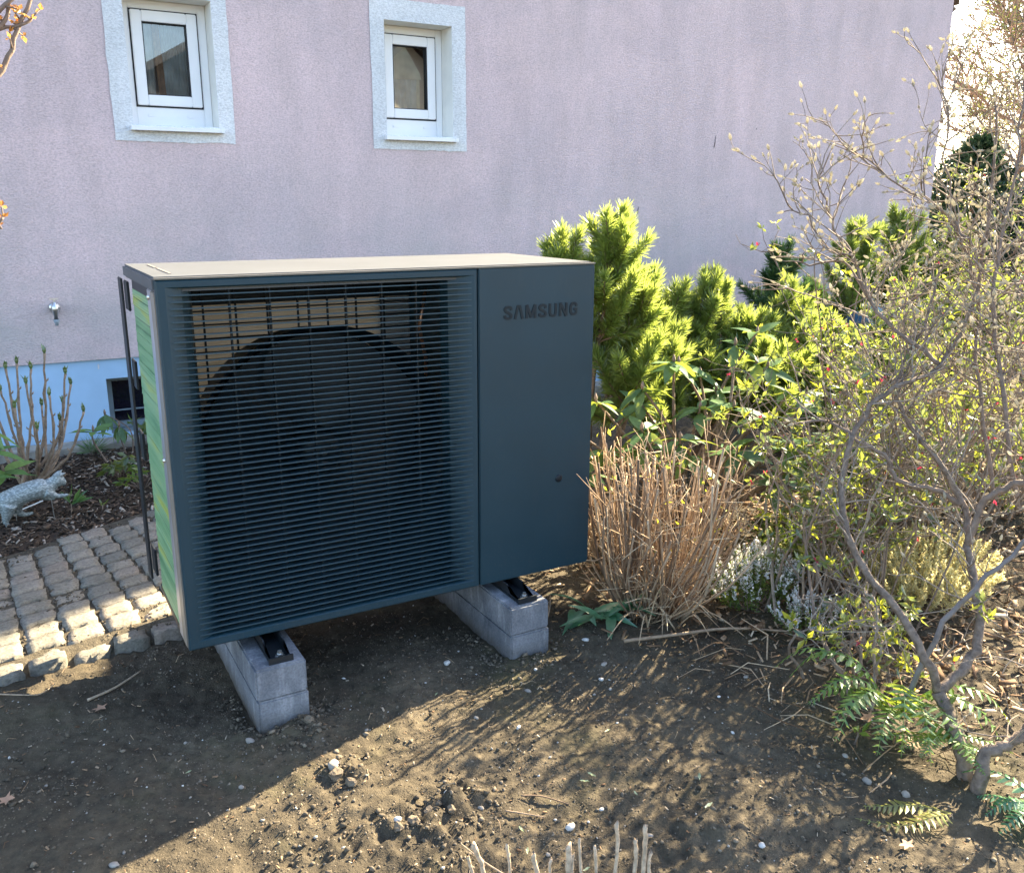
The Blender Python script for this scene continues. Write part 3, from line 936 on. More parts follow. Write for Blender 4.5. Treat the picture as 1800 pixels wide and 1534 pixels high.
sm.add([(0.030, 0.0005, -0.0016), (SEAM - 0.020, 0.0005, -0.0016), (SEAM - 0.020, 0.0005, 0.0016), (0.030, 0.0005, 0.0016),
        (0.088, 0.036, -0.0050), (SEAM - 0.088, 0.036, -0.0050), (SEAM - 0.088, 0.036, -0.0022), (0.088, 0.036, -0.0022)],
       [(0, 1, 2, 3), (3, 2, 6, 7), (1, 0, 4, 5), (0, 3, 7, 4), (2, 1, 5, 6), (5, 4, 7, 6)])
slat_me = sm.mesh('grille_slat', M_slat)
for k in range(NS):
    z = sz0 + (sz1 - sz0) * (k + 0.5) / NS
    obj('grille_slat', slat_me, pump, M=Matrix.Translation((0, 0, z)))
rb = MB()
rb.box(-0.0018, 0.030, sz0 - 0.004, 0.0018, 0.044, sz1 + 0.004)
rib_me = rb.mesh('grille_rib', M_black)
for k in range(6):
    obj('grille_rib', rib_me, pump, M=Matrix.Translation((0.178 + 0.102 * k, 0, 0)))
# plain right hand front panel
m = MB()
m.box(SEAM + 0.002, 0.0, Z0, HW, 0.03, Z1 - 0.006)
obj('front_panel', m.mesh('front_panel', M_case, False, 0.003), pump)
m = MB()
m.lathe([(0.0, -0.004), (0.009, -0.004), (0.012, -0.002), (0.0125, 0.001)], (1.15, 0.0, 0.527), 'y', 18)
obj('panel_knob', m.mesh('panel_knob', M_fan, True), pump)
# raised lettering on the panel
LET = {
 'S': [[(.90, .68), (.87, .83), (.72, .90), (.5, .915), (.28, .895), (.13, .80), (.13, .69), (.25, .59), (.5, .51), (.75, .42), (.88, .32), (.88, .20), (.73, .105), (.5, .085), (.28, .105), (.13, .18), (.10, .32)]],
 'A': [[(.06, 0), (.40, 1)], [(.94, 0), (.60, 1)], [(.36, .93), (.64, .93)]],
 'M': [[(.11, 0), (.11, 1)], [(.89, 0), (.89, 1)], [(.13, 1), (.5, .06)], [(.87, 1), (.5, .06)]],
 'U': [[(.13, 1), (.13, .32), (.19, .16), (.36, .085), (.5, .08), (.64, .085), (.81, .16), (.87, .32), (.87, 1)]],
 'N': [[(.12, 0), (.12, 1)], [(.88, 0), (.88, 1)], [(.14, 1), (.86, 0)]],
 'G': [[(.89, .69), (.85, .83), (.70, .90), (.5, .915), (.30, .89), (.16, .76), (.13, .5), (.16, .24), (.30, .11), (.5, .085), (.70, .11), (.85, .22), (.87, .47), (.54, .47)]]}
lt = MB()
LH, LT = 0.040, 0.0078
lx = 0.951
for ch, w in zip('SAMSUNG', (0.027, 0.029, 0.037, 0.027, 0.028, 0.029, 0.028)):
    for si_, pl_ in enumerate(LET[ch]):
        P = [Vector((lx + a * w, b * LH)) for a, b in pl_]
        y0 = -0.0019 - 0.00008 * si_
        n = len(P)
        vs = []
        for k in range(n):
            d0 = (P[k] - P[k - 1]).normalized() if k else None
            d1 = (P[k + 1] - P[k]).normalized() if k < n - 1 else None
            d = d1 if d0 is None else d0 if d1 is None else (d0 + d1).normalized()
            nn = Vector((-d.y, d.x))
            half = LT / 2 / max(0.75, (nn.dot(Vector((-d1.y, d1.x))) if d1 is not None else 1))
            a, b = P[k] + nn * half, P[k] - nn * half
            vs += [(a.x, y0, 1.040 + a.y), (b.x, y0, 1.040 + b.y), (b.x, 0.0004, 1.040 + b.y), (a.x, 0.0004, 1.040 + a.y)]
        fs = [(0, 1, 2, 3), (4 * n - 1, 4 * n - 2, 4 * n - 3, 4 * n - 4)]
        for k in range(n - 1):
            q = 4 * k
            fs += [(q, q + 4, q + 5, q + 1), (q + 1, q + 5, q + 6, q + 2), (q + 3, q + 7, q + 4, q)]
        lt.add(vs, fs)
    lx += w + 0.0085
obj('panel_lettering', lt.mesh('panel_lettering', simple('dark_letter_coat', (0.004, 0.012, 0.018), 0.55)), pump)
# top lid with turned-down lip
m = MB()
m.box(-0.004, 0.012, Z1 - 0.036, HW + 0.002, HD + 0.004, Z1 + 0.001)
obj('top_cover', m.mesh('top_cover', M_top, False, 0.006), pump)
m = MB()
m.box(-0.002, -0.002, Z1 - 0.0055, HW + 0.001, 0.0118, Z1 - 0.001)
obj('top_trim', m.mesh('top_trim', simple('pale_trim', (0.17, 0.16, 0.14), 0.4), False, 0.0012), pump)
m = MB()
m.box(0.05, 0.33, Z1 + 0.0012, 0.056, 0.46, Z1 + 0.003)
m.box(0.05, 0.10, Z1 + 0.0012, 0.056, 0.30, Z1 + 0.003)
obj('cover_slot', m.mesh('cover_slot', M_taupe), pump)
# left hand edge and side
m = MB()
m.box(-0.002, 0.020, Z0, 0.016, 0.078, Z1 - 0.037)
obj('front_post', m.mesh('front_post', M_taupe, False, 0.002), pump)
m = MB()
m.box(0.001, 0.0785, Z0 - 0.01, 0.014, 0.150, Z1 - 0.037)
obj('side_strip', m.mesh('side_strip', M_alu, False, 0.002), pump)
m = MB()
m.box(0.004, 0.1505, Z0 + 0.012, 0.030, 0.445, Z1 - 0.037)
obj('side_coil', m.mesh('side_coil', M_black), pump)
zf = Z0 + 0.013
while zf < Z1 - 0.06:
    hf = rnd.choice((0.014, 0.018, 0.022, 0.030))
    fb = MB()
    px_ = 0.0008 + rnd.random() * 0.0018
    fb.add([(0.0045, 0.152, zf), (px_, 0.156, zf + 0.001), (px_, 0.440, zf + 0.001), (0.0045, 0.444, zf), (0.0045, 0.152, zf + hf), (px_ + 0.001, 0.156, zf + hf - 0.001), (px_ + 0.001, 0.440, zf + hf - 0.001), (0.0045, 0.444, zf + hf)],
           [(1, 5, 6, 2), (0, 1, 2, 3), (4, 7, 6, 5), (0, 4, 5, 1), (2, 6, 7, 3)])
    obj('coil_fin', fb.mesh('coil_fin', M_fin_foliage), pump)
    zf += hf + 0.0016
m = MB()
m.box(0.002, 0.1503, Z0 - 0.01, 0.032, 0.475, Z0 + 0.0118)
obj('side_sill', m.mesh('side_sill', M_black, False, 0.002), pump)
m = MB().lathe([(0.0, -0.005), (0.006, -0.004), (0.007, 0.001)], (0, 0, 0), 'x', 10)
sc_me = m.mesh('side_screw', M_steel, True)
for (y, z) in ((0.105, Z1 - 0.055), (0.105, 0.72)):
    obj('side_screw', sc_me, pump, M=Matrix.Translation((-0.002, y, z)))
# rear left guard: black bent frame standing off the back corner
g = MB()
for y0, y1, x0, x1 in ((0.545, 0.600, -0.012, -0.006),):
    g.box(x0, 0.560, Z0 - 0.005, x1, 0.630, Z1 - 0.04)
obj('rear_guard', g.mesh('rear_guard', M_black, False, 0.002), pump)
g = MB()
g.box(-0.005, 0.490, 0, 0.002, 0.5595, 0.085)
gb_me = g.mesh('guard_bracket', M_black, False, 0.002)
for za in (Z1 - 0.13, Z1 - 0.36, Z0 + 0.40, Z0 + 0.03):
    obj('guard_bracket', gb_me, pump, M=Matrix.Translation((0, 0, za)))
# rear coil (lets light through), back wires, right side, floor, inner divider
m = MB()
m.box(0.020, 0.500, Z0 + 0.02, SEAM, 0.512, Z1 - 0.037)
obj('rear_coil', m.mesh('rear_coil', M_fin_t), pump)
wv = MB()
wv.box(-0.0028, 0.470, Z0 + 0.03, 0.0028, 0.476, Z1 - 0.05)
wire_me = wv.mesh('coil_guard_wire', M_black)
for k in range(8):
    obj('coil_guard_wire', wire_me, pump, M=Matrix.Translation((0.10 + 0.095 * k, 0, 0)))
wv = MB()
wv.box(0.03, 0.466, -0.0022, SEAM - 0.01, 0.4698, 0.0022)
wire2 = wv.mesh('coil_guard_wire', M_black)
for k in range(22):
    obj('coil_guard_wire', wire2, pump, M=Matrix.Translation((0, 0, Z0 + 0.06 + 0.041 * k)))
m = MB()
m.box(HW - 0.012, 0.0305, Z0, HW, HD, Z1 - 0.037)
m.box(SEAM + 0.004, HD - 0.012, Z0, HW - 0.0125, HD, Z1 - 0.037)
obj('side_panel', m.mesh('side_panel', M_taupe, False, 0.002), pump)
m = MB()
m.box(SEAM + 0.001, 0.062, Z0 + 0.02, SEAM + 0.004, 0.50, Z1 - 0.04)
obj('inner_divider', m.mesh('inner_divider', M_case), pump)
m = MB()
m.box(0.020, 0.021, Z0 - 0.004, HW - 0.013, HD - 0.013, Z0 + 0.010)
obj('base_pan', m.mesh('base_pan', M_black), pump)
m = MB()
m.box(0.022, 0.478, 1.075, SEAM - 0.002, 0.498, Z1 - 0.038)
obj('upper_cover_plate', m.mesh('upper_cover_plate', M_fan), pump)  # dark plate added to hide the top band of the tan coil
m = MB()
m.box(0.022, 0.478, Z0 + 0.012, SEAM - 0.002, 0.498, 0.66)
obj('lower_cover_plate', m.mesh('lower_cover_plate', simple('grey_cover_plate', (0.17, 0.18, 0.175), 0.7, 0, 0.3, 20)), pump)  # plate added over the lower coil, grey so the fan ring stands out
# fan ring and fan
FX, FZ = 0.425, 0.684
m = MB()
m.lathe([(0.365, 0.075), (0.352, 0.085), (0.345, 0.11), (0.345, 0.23), (0.338, 0.23), (0.338, 0.11), (0.347, 0.082)], (FX, 0, FZ), 'y', 64)
obj('fan_ring', m.mesh('fan_ring', M_fan, True), pump)
fan = obj('fan', MB().lathe([(0.0, 0.105), (0.05, 0.108), (0.062, 0.12), (0.065, 0.20), (0.0, 0.20)], (FX, 0, FZ), 'y', 28).mesh('fan', M_fan, True), pump)
for b in range(3):
    a0 = 2 * math.pi * b / 3 + 0.5
    bl = MB()
    nr, na = 7, 12
    for i in range(nr):
        r = 0.06 + (0.333 - 0.06) * i / (nr - 1)
        for k in range(na):
            t = k / (na - 1)
            ang = a0 + (t - 0.15 * i / nr) * (1.55 + 0.3 * math.sin(math.pi * i / (nr - 1)))
            bl.V.append((FX + r * math.cos(ang), 0.115 + 0.095 * t + 0.012 * math.sin(math.pi * t), FZ + r * math.sin(ang)))
    bl.n = len(bl.V)
    bl.F = [(i * na + k, i * na + k + 1, (i + 1) * na + k + 1, (i + 1) * na + k) for i in range(nr - 1) for k in range(na - 1)]
    obj('blade', bl.mesh('blade', M_fan, True), fan)
m = MB()
m.lathe([(0.0, 0.100), (0.008, 0.100), (0.010, 0.104)], (FX, 0, FZ), 'y', 12)
obj('hub_nut', m.mesh('hub_nut', M_steel, True), fan)
m = MB()
m.lathe([(0.0, 0.232), (0.338, 0.232), (0.338, 0.236), (0.0, 0.236)], (FX, 0, FZ), 'y', 48)
obj('motor_plate', m.mesh('motor_plate', M_fan), pump)
# lower half of the shroud plate round the fan opening
m = MB()
ax0, ax1, az0 = 0.030, SEAM - 0.006, Z0 + 0.014
N_ = 40
for k in range(N_ + 1):
    a = math.pi + 0.12 + (math.pi - 0.24) * k / N_
    ca, sa = math.cos(a), math.sin(a)
    tmax = min(((ax0 if ca < 0 else ax1) - FX) / ca if abs(ca) > 1e-6 else 9, (az0 - FZ) / sa)
    r1 = max(0.347, tmax)
    m.V += [(FX + 0.347 * ca, 0.232, FZ + 0.347 * sa), (FX + r1 * ca, 0.240, FZ + r1 * sa)]
m.n = len(m.V)
m.F = [(2 * k, 2 * k + 1, 2 * k + 3, 2 * k + 2) for k in range(N_)]
obj('shroud_plate', m.mesh('shroud_plate', simple('shroud_plastic', (0.035, 0.060, 0.072), 0.6, 0, 0.15, 12)), pump)
m = MB()
m.tube([(SEAM - 0.05, 0.25, Z1 - 0.08), (SEAM - 0.07, 0.26, Z1 - 0.20), (SEAM - 0.045, 0.27, Z1 - 0.30), (SEAM - 0.05, 0.28, Z0 + 0.2)], 0.006, 8)
obj('copper_pipe', m.mesh('copper_pipe', simple('copper_tube', (0.5, 0.26, 0.16), 0.3, 0.9), True), pump)
# mounting feet: black channel rails along the blocks, with bolts
for xc in (0.213, 0.978):
    m = MB()
    m.box(xc - 0.030, -0.098, 0.1805, xc + 0.030, 0.66, 0.186)
    for sx in (-1, 1):
        xa = xc + sx * 0.026
        m.add([(xa - 0.002, -0.096, 0.186), (xa + 0.002, -0.096, 0.186), (xa + 0.002, 0.65, 0.186), (xa - 0.002, 0.65, 0.186),
               (xa - 0.002, -0.096, 0.190), (xa + 0.002, -0.096, 0.190), (xa + 0.002, -0.045, 0.192), (xa - 0.002, -0.045, 0.192),
               (xa + 0.002, -0.020, 0.2155), (xa - 0.002, -0.020, 0.2155), (xa + 0.002, 0.65, 0.2155), (xa - 0.002, 0.65, 0.2155)],
              [(0, 1, 5, 4), (4, 5, 6, 7), (7, 6, 8, 9), (9, 8, 10, 11), (0, 4, 7, 9), (0, 9, 11, 3), (1, 8, 6, 5), (1, 2, 10, 8), (2, 3, 11, 10)])
    m.box(xc - 0.033, -0.104, 0.1805, xc + 0.033, -0.0985, 0.198)
    foot = obj('mounting_foot', m.mesh('mounting_foot', M_black), pump)
    b = MB()
    b.lathe([(0.0, 0.202), (0.006, 0.202), (0.0065, 0.194), (0.010, 0.194), (0.010, 0.188), (0.014, 0.1875), (0.014, 0.1862)], (xc + 0.004, -0.075, 0), 'z', 6)
    obj('bolt', b.mesh('bolt', M_steel), foot)


# ==================================================================  PLANTS
def leaf_mesh(name, mat, L=1.0, w=0.3, fold=0.12, droop=0.18, n=4, tipw=0.0):
    """single leaf along +x, folded along the midrib and drooping"""
    mb = MB()
    for i in range(n + 1):
        t = i / n
        ww = w * 0.5 * (math.sin(math.pi * min(1, 0.06 + 0.94 * t) ** 0.85)) + tipw
        if i == n: ww = 0.004
        x = L * t
        z = -droop * L * t * t
        mb.V += [(x, -ww, z + fold * ww), (x, 0, z), (x, ww, z + fold * ww)]
    mb.n = len(mb.V)
    for i in range(n):
        a = 3 * i
        mb.F += [(a, a + 3, a + 4, a + 1), (a + 1, a + 4, a + 5, a + 2)]
    return mb.mesh(name, mat, True)

def frame(pos, d, roll=0.0, size=1.0):
    """matrix taking +x to direction d, z roughly up"""
    x = Vector(d).normalized()
    z0 = Vector((0, 0, 1)) if abs(x.z) < 0.95 else Vector((1, 0, 0))
    y = z0.cross(x).normalized()
    z = x.cross(y)
    Mx = Matrix(((x.x, y.x, z.x, 0), (x.y, y.y, z.y, 0), (x.z, y.z, z.z, 0), (0, 0, 0, 1)))
    return Matrix.Translation(Vector(pos)) @ Mx @ Matrix.Rotation(roll, 4, 'X') @ Matrix.Scale(size, 4)

def leaf_cloud(P, D, L, Wd, fold=0.25, rollv=None):
    """many small two-sided folded leaves as arrays: P base, D unit direction, L length, Wd width"""
    n = len(P)
    D = D / np.linalg.norm(D, axis=1, keepdims=True)
    r = rng.normal(size=(n, 3))
    s_ = np.cross(D, r); s_ /= np.linalg.norm(s_, axis=1, keepdims=True)
    nn = np.cross(s_, D)
    L = np.asarray(L).reshape(-1, 1); Wd = np.asarray(Wd).reshape(-1, 1)
    mid = P + D * L * 0.5
    V = np.stack([P, mid + s_ * Wd * 0.5 + nn * Wd * fold, P + D * L, mid - s_ * Wd * 0.5 + nn * Wd * fold], 1).reshape(-1, 3)
    i = np.arange(n)[:, None] * 4
    F = np.concatenate([i + np.array([[0, 1, 2]]), i + np.array([[0, 2, 3]])], 1).reshape(-1, 3)
    return V, F

def needle_cloud(segs, per_m, nl, width, a0=R(30), a1=R(72)):
    """needles round each shoot (base, tip)"""
    Ps, Ds, Ls = [], [], []
    for a, b in segs:
        a = np.array(a); b = np.array(b)
        L = np.linalg.norm(b - a)
        n = max(8, int(per_m * L))
        ax = (b - a) / L
        t = rng.random(n) ** 0.85
        P = a + (b - a) * t[:, None]
        r = rng.normal(size=(n, 3))
        r -= (r @ ax)[:, None] * ax
        r /= np.linalg.norm(r, axis=1, keepdims=True)
        ang = rng.uniform(a0, a1, n) * (1.05 - 0.65 * t ** 3)
        D = ax * np.cos(ang)[:, None] + r * np.sin(ang)[:, None]
        Ps.append(P); Ds.append(D); Ls.append(nl * rng.uniform(0.45, 1.25, n))
    P = np.concatenate(Ps); D = np.concatenate(Ds); L = np.concatenate(Ls)[:, None]
    n = len(P)
    r = rng.normal(size=(n, 3))
    s_ = np.cross(D, r); s_ /= np.linalg.norm(s_, axis=1, keepdims=True)
    bend = np.cross(s_, D) * L * 0.10
    w = width / 2
    V = np.stack([P - s_ * w, P + s_ * w, P + D * L * 0.55 + s_ * w * 0.9 + bend, P + D * L + bend * 0.5], 1).reshape(-1, 3)
    i = np.arange(n)[:, None] * 4
    F = np.concatenate([i + np.array([[0, 1, 2]]), i + np.array([[0, 2, 3]])], 1).reshape(-1, 3)
    return V, F

def pine(label, base, plumes, needle_mat, nl=0.060, width=0.0016, per_m=2700, group='pine shrubs beside and beyond the heat pump'):
    """plume = (x,y,z0, x,y,z1, radius at foot, radius at top, shoots)"""
    t = thing('pine_shrub', label, 'pine shrub', base, group)
    tr = MB()
    segs = []
    for (xa, ya, za, xb, yb, zb, ra, rb_, n) in plumes:
        A, B = Vector((xa, ya, za)), Vector((xb, yb, zb - 0.10))
        bb = Vector((base[0], base[1], base[2] - 0.03))
        stem = smoothpath([bb, bb.lerp(A, 0.5) + Vector((rnd.gauss(0, .03), rnd.gauss(0, .03), -0.02)), A, A.lerp(B, 0.5) + Vector((rnd.gauss(0, .015), rnd.gauss(0, .015), 0)), B], 3)
        k = len(stem)
        tr.tube(stem, [0.018 - 0.014 * i / k for i in range(k)], 6)
        segs.append((tuple(B), (xb, yb, zb)))
        n = int(n * 1.45)
        for i in range(n):
            f = (i + rnd.random()) / n
            c = A.lerp(B, f)
            rad = 1.12 * (ra * (1 - f) + rb_ * f)
            th = rnd.uniform(0, 2 * math.pi)
            dirv = Vector((math.cos(th), math.sin(th), rnd.uniform(0.35, 1.6))).normalized()
            L = rad * rnd.uniform(0.45, 1.3)
            tip = c + dirv * L + Vector((0, 0, 0.03))
            st = c + dirv * L * 0.15
            mid = st.lerp(tip, 0.5) + Vector((0, 0, -0.012))
            tr.tube([c, mid, tip], [0.005, 0.004, 0.002], 5)
            segs.append((tuple(mid), tuple(tip + Vector((0, 0, 0.02)))))
            segs.append((tuple(st), tuple(mid)))
    obj('trunk', tr.mesh('trunk', M_pinebark, True), t)
    V, F = needle_cloud(segs, per_m, nl, width)
    obj('needles', np_mesh('needles', V, F, needle_mat), t, kind='stuff')
    return t

pine('tall yellow-green pine rising directly behind the right edge of the heat pump', (1.99, 1.0, 0), [
    (1.97, 1.0, 0.62, 2.055, 1.0, 1.30, 0.26, 0.10, 26), (2.08, 1.0, 0.95, 2.11, 1.0, 1.34, 0.10, 0.06, 7), (1.85, 1.08, 0.95, 1.84, 1.08, 1.24, 0.12, 0.08, 8),
    (2.10, 1.0, 0.60, 2.23, 1.0, 1.06, 0.20, 0.10, 16), (2.15, 0.98, 0.42, 2.36, 1.0, 0.80, 0.22, 0.12, 16), (2.05, 0.9, 0.40, 2.12, 0.9, 0.72, 0.22, 0.14, 14)], M_needle)
pine('rounded yellow-green pine with two upright shoots, right of the tall pine', (2.80, 1.3, 0), [
    (2.66, 1.3, 0.45, 2.67, 1.3, 0.96, 0.20, 0.09, 16), (2.84, 1.3, 0.40, 2.86, 1.3, 0.99, 0.22, 0.12, 18), (2.97, 1.3, 0.45, 2.98, 1.3, 0.95, 0.18, 0.09, 14),
    (3.10, 1.3, 0.40, 3.17, 1.3, 0.80, 0.18, 0.10, 14), (2.55, 1.2, 0.25, 2.50, 1.2, 0.66, 0.22, 0.12, 14), (2.85, 1.15, 0.20, 2.85, 1.15, 0.58, 0.28, 0.2, 20), (2.45, 1.15, 0.2, 2.42, 1.15, 0.80, 0.24, 0.13, 18), (3.05, 1.1, 0.2, 3.08, 1.1, 0.66, 0.24, 0.14, 18)], M_needle)
pine('pointed bright pine with a single leading shoot, between the round pine and the bare shrub', (3.52, 1.3, 0), [
    (3.48, 1.3, 0.30, 3.50, 1.3, 0.92, 0.24, 0.10, 22), (3.62, 1.3, 0.30, 3.68, 1.3, 0.74, 0.22, 0.11, 16), (3.78, 1.3, 0.20, 3.86, 1.3, 0.58, 0.24, 0.12, 16), (3.35, 1.2, 0.18, 3.30, 1.2, 0.58, 0.24, 0.14, 16), (3.60, 1.1, 0.10, 3.62, 1.1, 0.44, 0.3, 0.2, 18), (3.25, 1.25, 0.3, 3.28, 1.25, 0.76, 0.22, 0.12, 16)], M_needle)
pine('dark green pine tip standing against the pink wall behind the bare shrub', (3.86, 1.75, 0), [
    (3.84, 1.75, 0.45, 3.86, 1.75, 1.10, 0.24, 0.10, 18), (4.05, 1.75, 0.4, 4.15, 1.75, 0.85, 0.24, 0.12, 16)], M_needle_d)
pine('broad green pine half hidden behind the crimson-budded shrub', (4.45, 1.2, 0), [
    (4.15, 1.2, 0.1, 4.1, 1.2, 0.52, 0.3, 0.15, 16), (4.4, 1.25, 0.2, 4.42, 1.25, 0.72, 0.3, 0.15, 18), (4.75, 1.2, 0.2, 4.8, 1.2, 0.78, 0.3, 0.15, 18), (5.1, 1.2, 0.2, 5.2, 1.2, 0.85, 0.3, 0.15, 18)], M_needle, 0.065, 0.0028, 2200)
pine('green pine beside the far corner of the pink house', (5.35, 2.1, 0), [
    (4.88, 2.05, 0.5, 4.86, 2.05, 1.24, 0.28, 0.12, 18), (5.35, 2.1, 0.5, 5.4, 2.1, 1.30, 0.32, 0.14, 20), (5.8, 2.1, 0.5, 5.95, 2.1, 1.18, 0.32, 0.14, 18)], M_needle, 0.065, 0.0028, 2200)

# ---- rhododendrons: every big leaf a part of its own
RL = [leaf_mesh('leaf', M_rleaf, 1, w, f, d) for w, f, d in ((0.36, 0.22, 0.15), (0.40, 0.1, 0.25), (0.34, 0.3, 0.35))]
RLY = [leaf_mesh('leaf', M_rleaf_y, 1, w, f, d, 5) for w, f, d in ((0.34, 0.2, 0.12), (0.38, 0.12, 0.25))]
def rhododendron(label, base, tips, meshes, lmin, lmax, n=8, stemr=0.008, pitch=(-0.5, 0.35), group=None):
    t = thing('rhododendron', label, 'rhododendron', base, group)
    st = MB()
    b = Vector(base) + Vector((0, 0, -0.03))
    for tip in tips:
        p = Vector(tip)
        mid = b.lerp(p, 0.55) + Vector((rnd.gauss(0, .04), rnd.gauss(0, .04), 0.03))
        pts = smoothpath([b + Vector((rnd.gauss(0, .03), rnd.gauss(0, .03), 0)), mid, p], 5)
        st.tube(pts, [stemr * (1 - 0.6 * i / len(pts)) for i in range(len(pts))], 6)
        st.tube([p - Vector((0, 0, 0.004)), p + Vector((0, 0, 0.012)), p + Vector((0, 0, 0.028))], [0.006, 0.0075, 0.002], 6)
        a0 = rnd.uniform(0, 6.28)
        k = n + rnd.choice((-2, -1, 0, 1))
        for i in range(k):
            a = a0 + 2.399 * i
            e = rnd.uniform(*pitch)
            d = Vector((math.cos(a) * math.cos(e), math.sin(a) * math.cos(e), math.sin(e)))
            q = p + Vector((0, 0, -0.003 * i)) + d * 0.006
            obj('leaf', rnd.choice(meshes), t, M=frame(q, d, rnd.gauss(0, 0.25), rnd.uniform(lmin, lmax)))
    obj('stems', st.mesh('stems', M_bark, True), t)
    return t
tips = [(1.67, .55, .62), (1.86, .5, .66), (2.03, .52, .75), (2.2, .55, .68), (2.34, .5, .80), (2.46, .5, .84), (2.52, .55, .70), (2.26, .4, .56), (2.06, .38, .58), (1.79, .42, .44), (1.62, .40, .46),
        (2.40, .40, .50), (2.62, .45, .58), (2.75, .5, .46), (2.55, .35, .40), (2.86, .45, .36), (3.02, .5, .30), (2.2, .3, .40), (1.95, .3, .42), (1.52, .42, .36), (2.72, .35, .28), (1.7, .65, .3), (2.45, .6, .3), (2.9, .6, .52), (1.56, .6, .52), (2.1, .62, .3), (1.74, .34, .54), (2.14, .62, .72), (1.95, .62, .56), (2.32, .32, .44), (2.66, .62, .66), (2.36, .62, .58), (2.8, .4, .2), (2.6, .3, .3), (1.88, .28, .50)]
rhododendron('large rhododendron with drooping blue-green leaves between the cut canes and the pines', (2.2, 0.55, 0), tips, RL, 0.10, 0.15, 8, 0.010, (-0.6, 0.5))
tips2 = [(2.7 + rnd.uniform(-.45, .5), 0.1 + rnd.uniform(-.3, .3), rnd.uniform(.22, .58)) for _ in range(30)]
rhododendron('darker low rhododendron between the cut canes and the crimson-budded azalea', (2.7, 0.1, 0), tips2, RL, 0.09, 0.14, 8, 0.008, (-0.6, 0.5))
rhododendron('young rhododendron with one whorl of pale green leaves by the cellar window', (0.05, 2.72, 0.02), [(0.02, 2.70, 0.225)], RLY, 0.095, 0.135, 9, 0.006, (-0.35, 0.6))
rhododendron('small dark rhododendron with hanging leaves in front of the cellar window', (0.19, 2.85, 0.02), [(0.16, 2.85, 0.20), (0.10, 2.9, 0.26)], RL, 0.08, 0.11, 8, 0.005, (-1.2, -0.5))
rhododendron('rhododendron with big glossy green leaves at the left edge in front of the hydrangea', (-0.52, 2.15, 0.0), [(-0.44, 2.15, 0.31), (-0.40, 2.2, 0.20), (-0.50, 2.05, 0.22), (-0.46, 2.25, 0.40)], RLY, 0.12, 0.17, 7, 0.008, (-0.7, 0.3))

# ---- hydrangea at the left: knobbly upright stems with green end buds
hy = thing('hydrangea', 'leafless hydrangea with knobbly brown stems and green end buds by the blue plinth', 'hydrangea', (-0.30, 2.55, 0.02))
hb = np.array([-0.30, 2.55, 0.0])
HT = [(-0.165, 2.5, 0.69), (-0.085, 2.52, 0.58), (-0.11, 2.56, 0.43), (-0.23, 2.5, 0.62), (-0.285, 2.6, 0.635), (-0.335, 2.5, 0.63), (-0.40, 2.55, 0.60), (-0.26, 2.45, 0.56), (-0.37, 2.65, 0.5), (-0.20, 2.7, 0.40), (-0.32, 2.4, 0.46), (-0.45, 2.6, 0.7), (-0.13, 2.62, 0.33), (-0.03, 2.45, 0.40), (-0.06, 2.66, 0.50), (-0.24, 2.35, 0.36), (-0.17, 2.42, 0.50)]
for tip in HT:
    v = Vector(tip)
    a = Vector(hb) + Vector((rnd.gauss(0, .025), rnd.gauss(0, .025), 0))
    mid = a.lerp(v, 0.5) + Vector(((v.x - a.x) * 0.22 + rnd.gauss(0, .014), rnd.gauss(0, .014), -0.05))
    pts = smoothpath([a, mid, v - Vector((0, 0, 0.02))], 7, 0.002)
    n = len(pts)
    rad = [0.0085 - 0.0045 * i / n + (0.0022 if i % 4 == 2 else 0) for i in range(n)]
    m = MB()
    m.tube(pts, rad, 7)
    for i in (4, 8, 11):
        if i < n:
            sdx = 1 if i % 8 else -1
            m.tube([pts[i], pts[i] + Vector((0.011 * sdx, rnd.gauss(0, .004), 0.008)), pts[i] + Vector((0.014 * sdx, 0, 0.018))], [0.003, 0.004, 0.0008], 5)
    so = obj('stem', m.mesh('stem', M_hstem, True), hy)
    m = MB()
    z = v.z - 0.02
    m.lathe([(0.004, 0), (0.009, 0.012), (0.0075, 0.024), (0.001, 0.040)], (v.x, v.y, z), 'z', 8)
    for k in range(3):
        a_ = rnd.uniform(0, 6.28)
        d = Vector((math.cos(a_) * 0.5, math.sin(a_) * 0.5, 0.9)).normalized() * rnd.uniform(0.02, 0.035)
        s_ = d.cross(Vector((0, 0, 1))).normalized() * 0.007
        p0 = Vector((v.x, v.y, z + 0.01))
        m.add([p0, p0 + d * 0.6 + s_, p0 + d * 1.2, p0 + d * 0.6 - s_], [(0, 1, 2, 3)])
    obj('bud', m.mesh('bud', M_hbud, True), so)

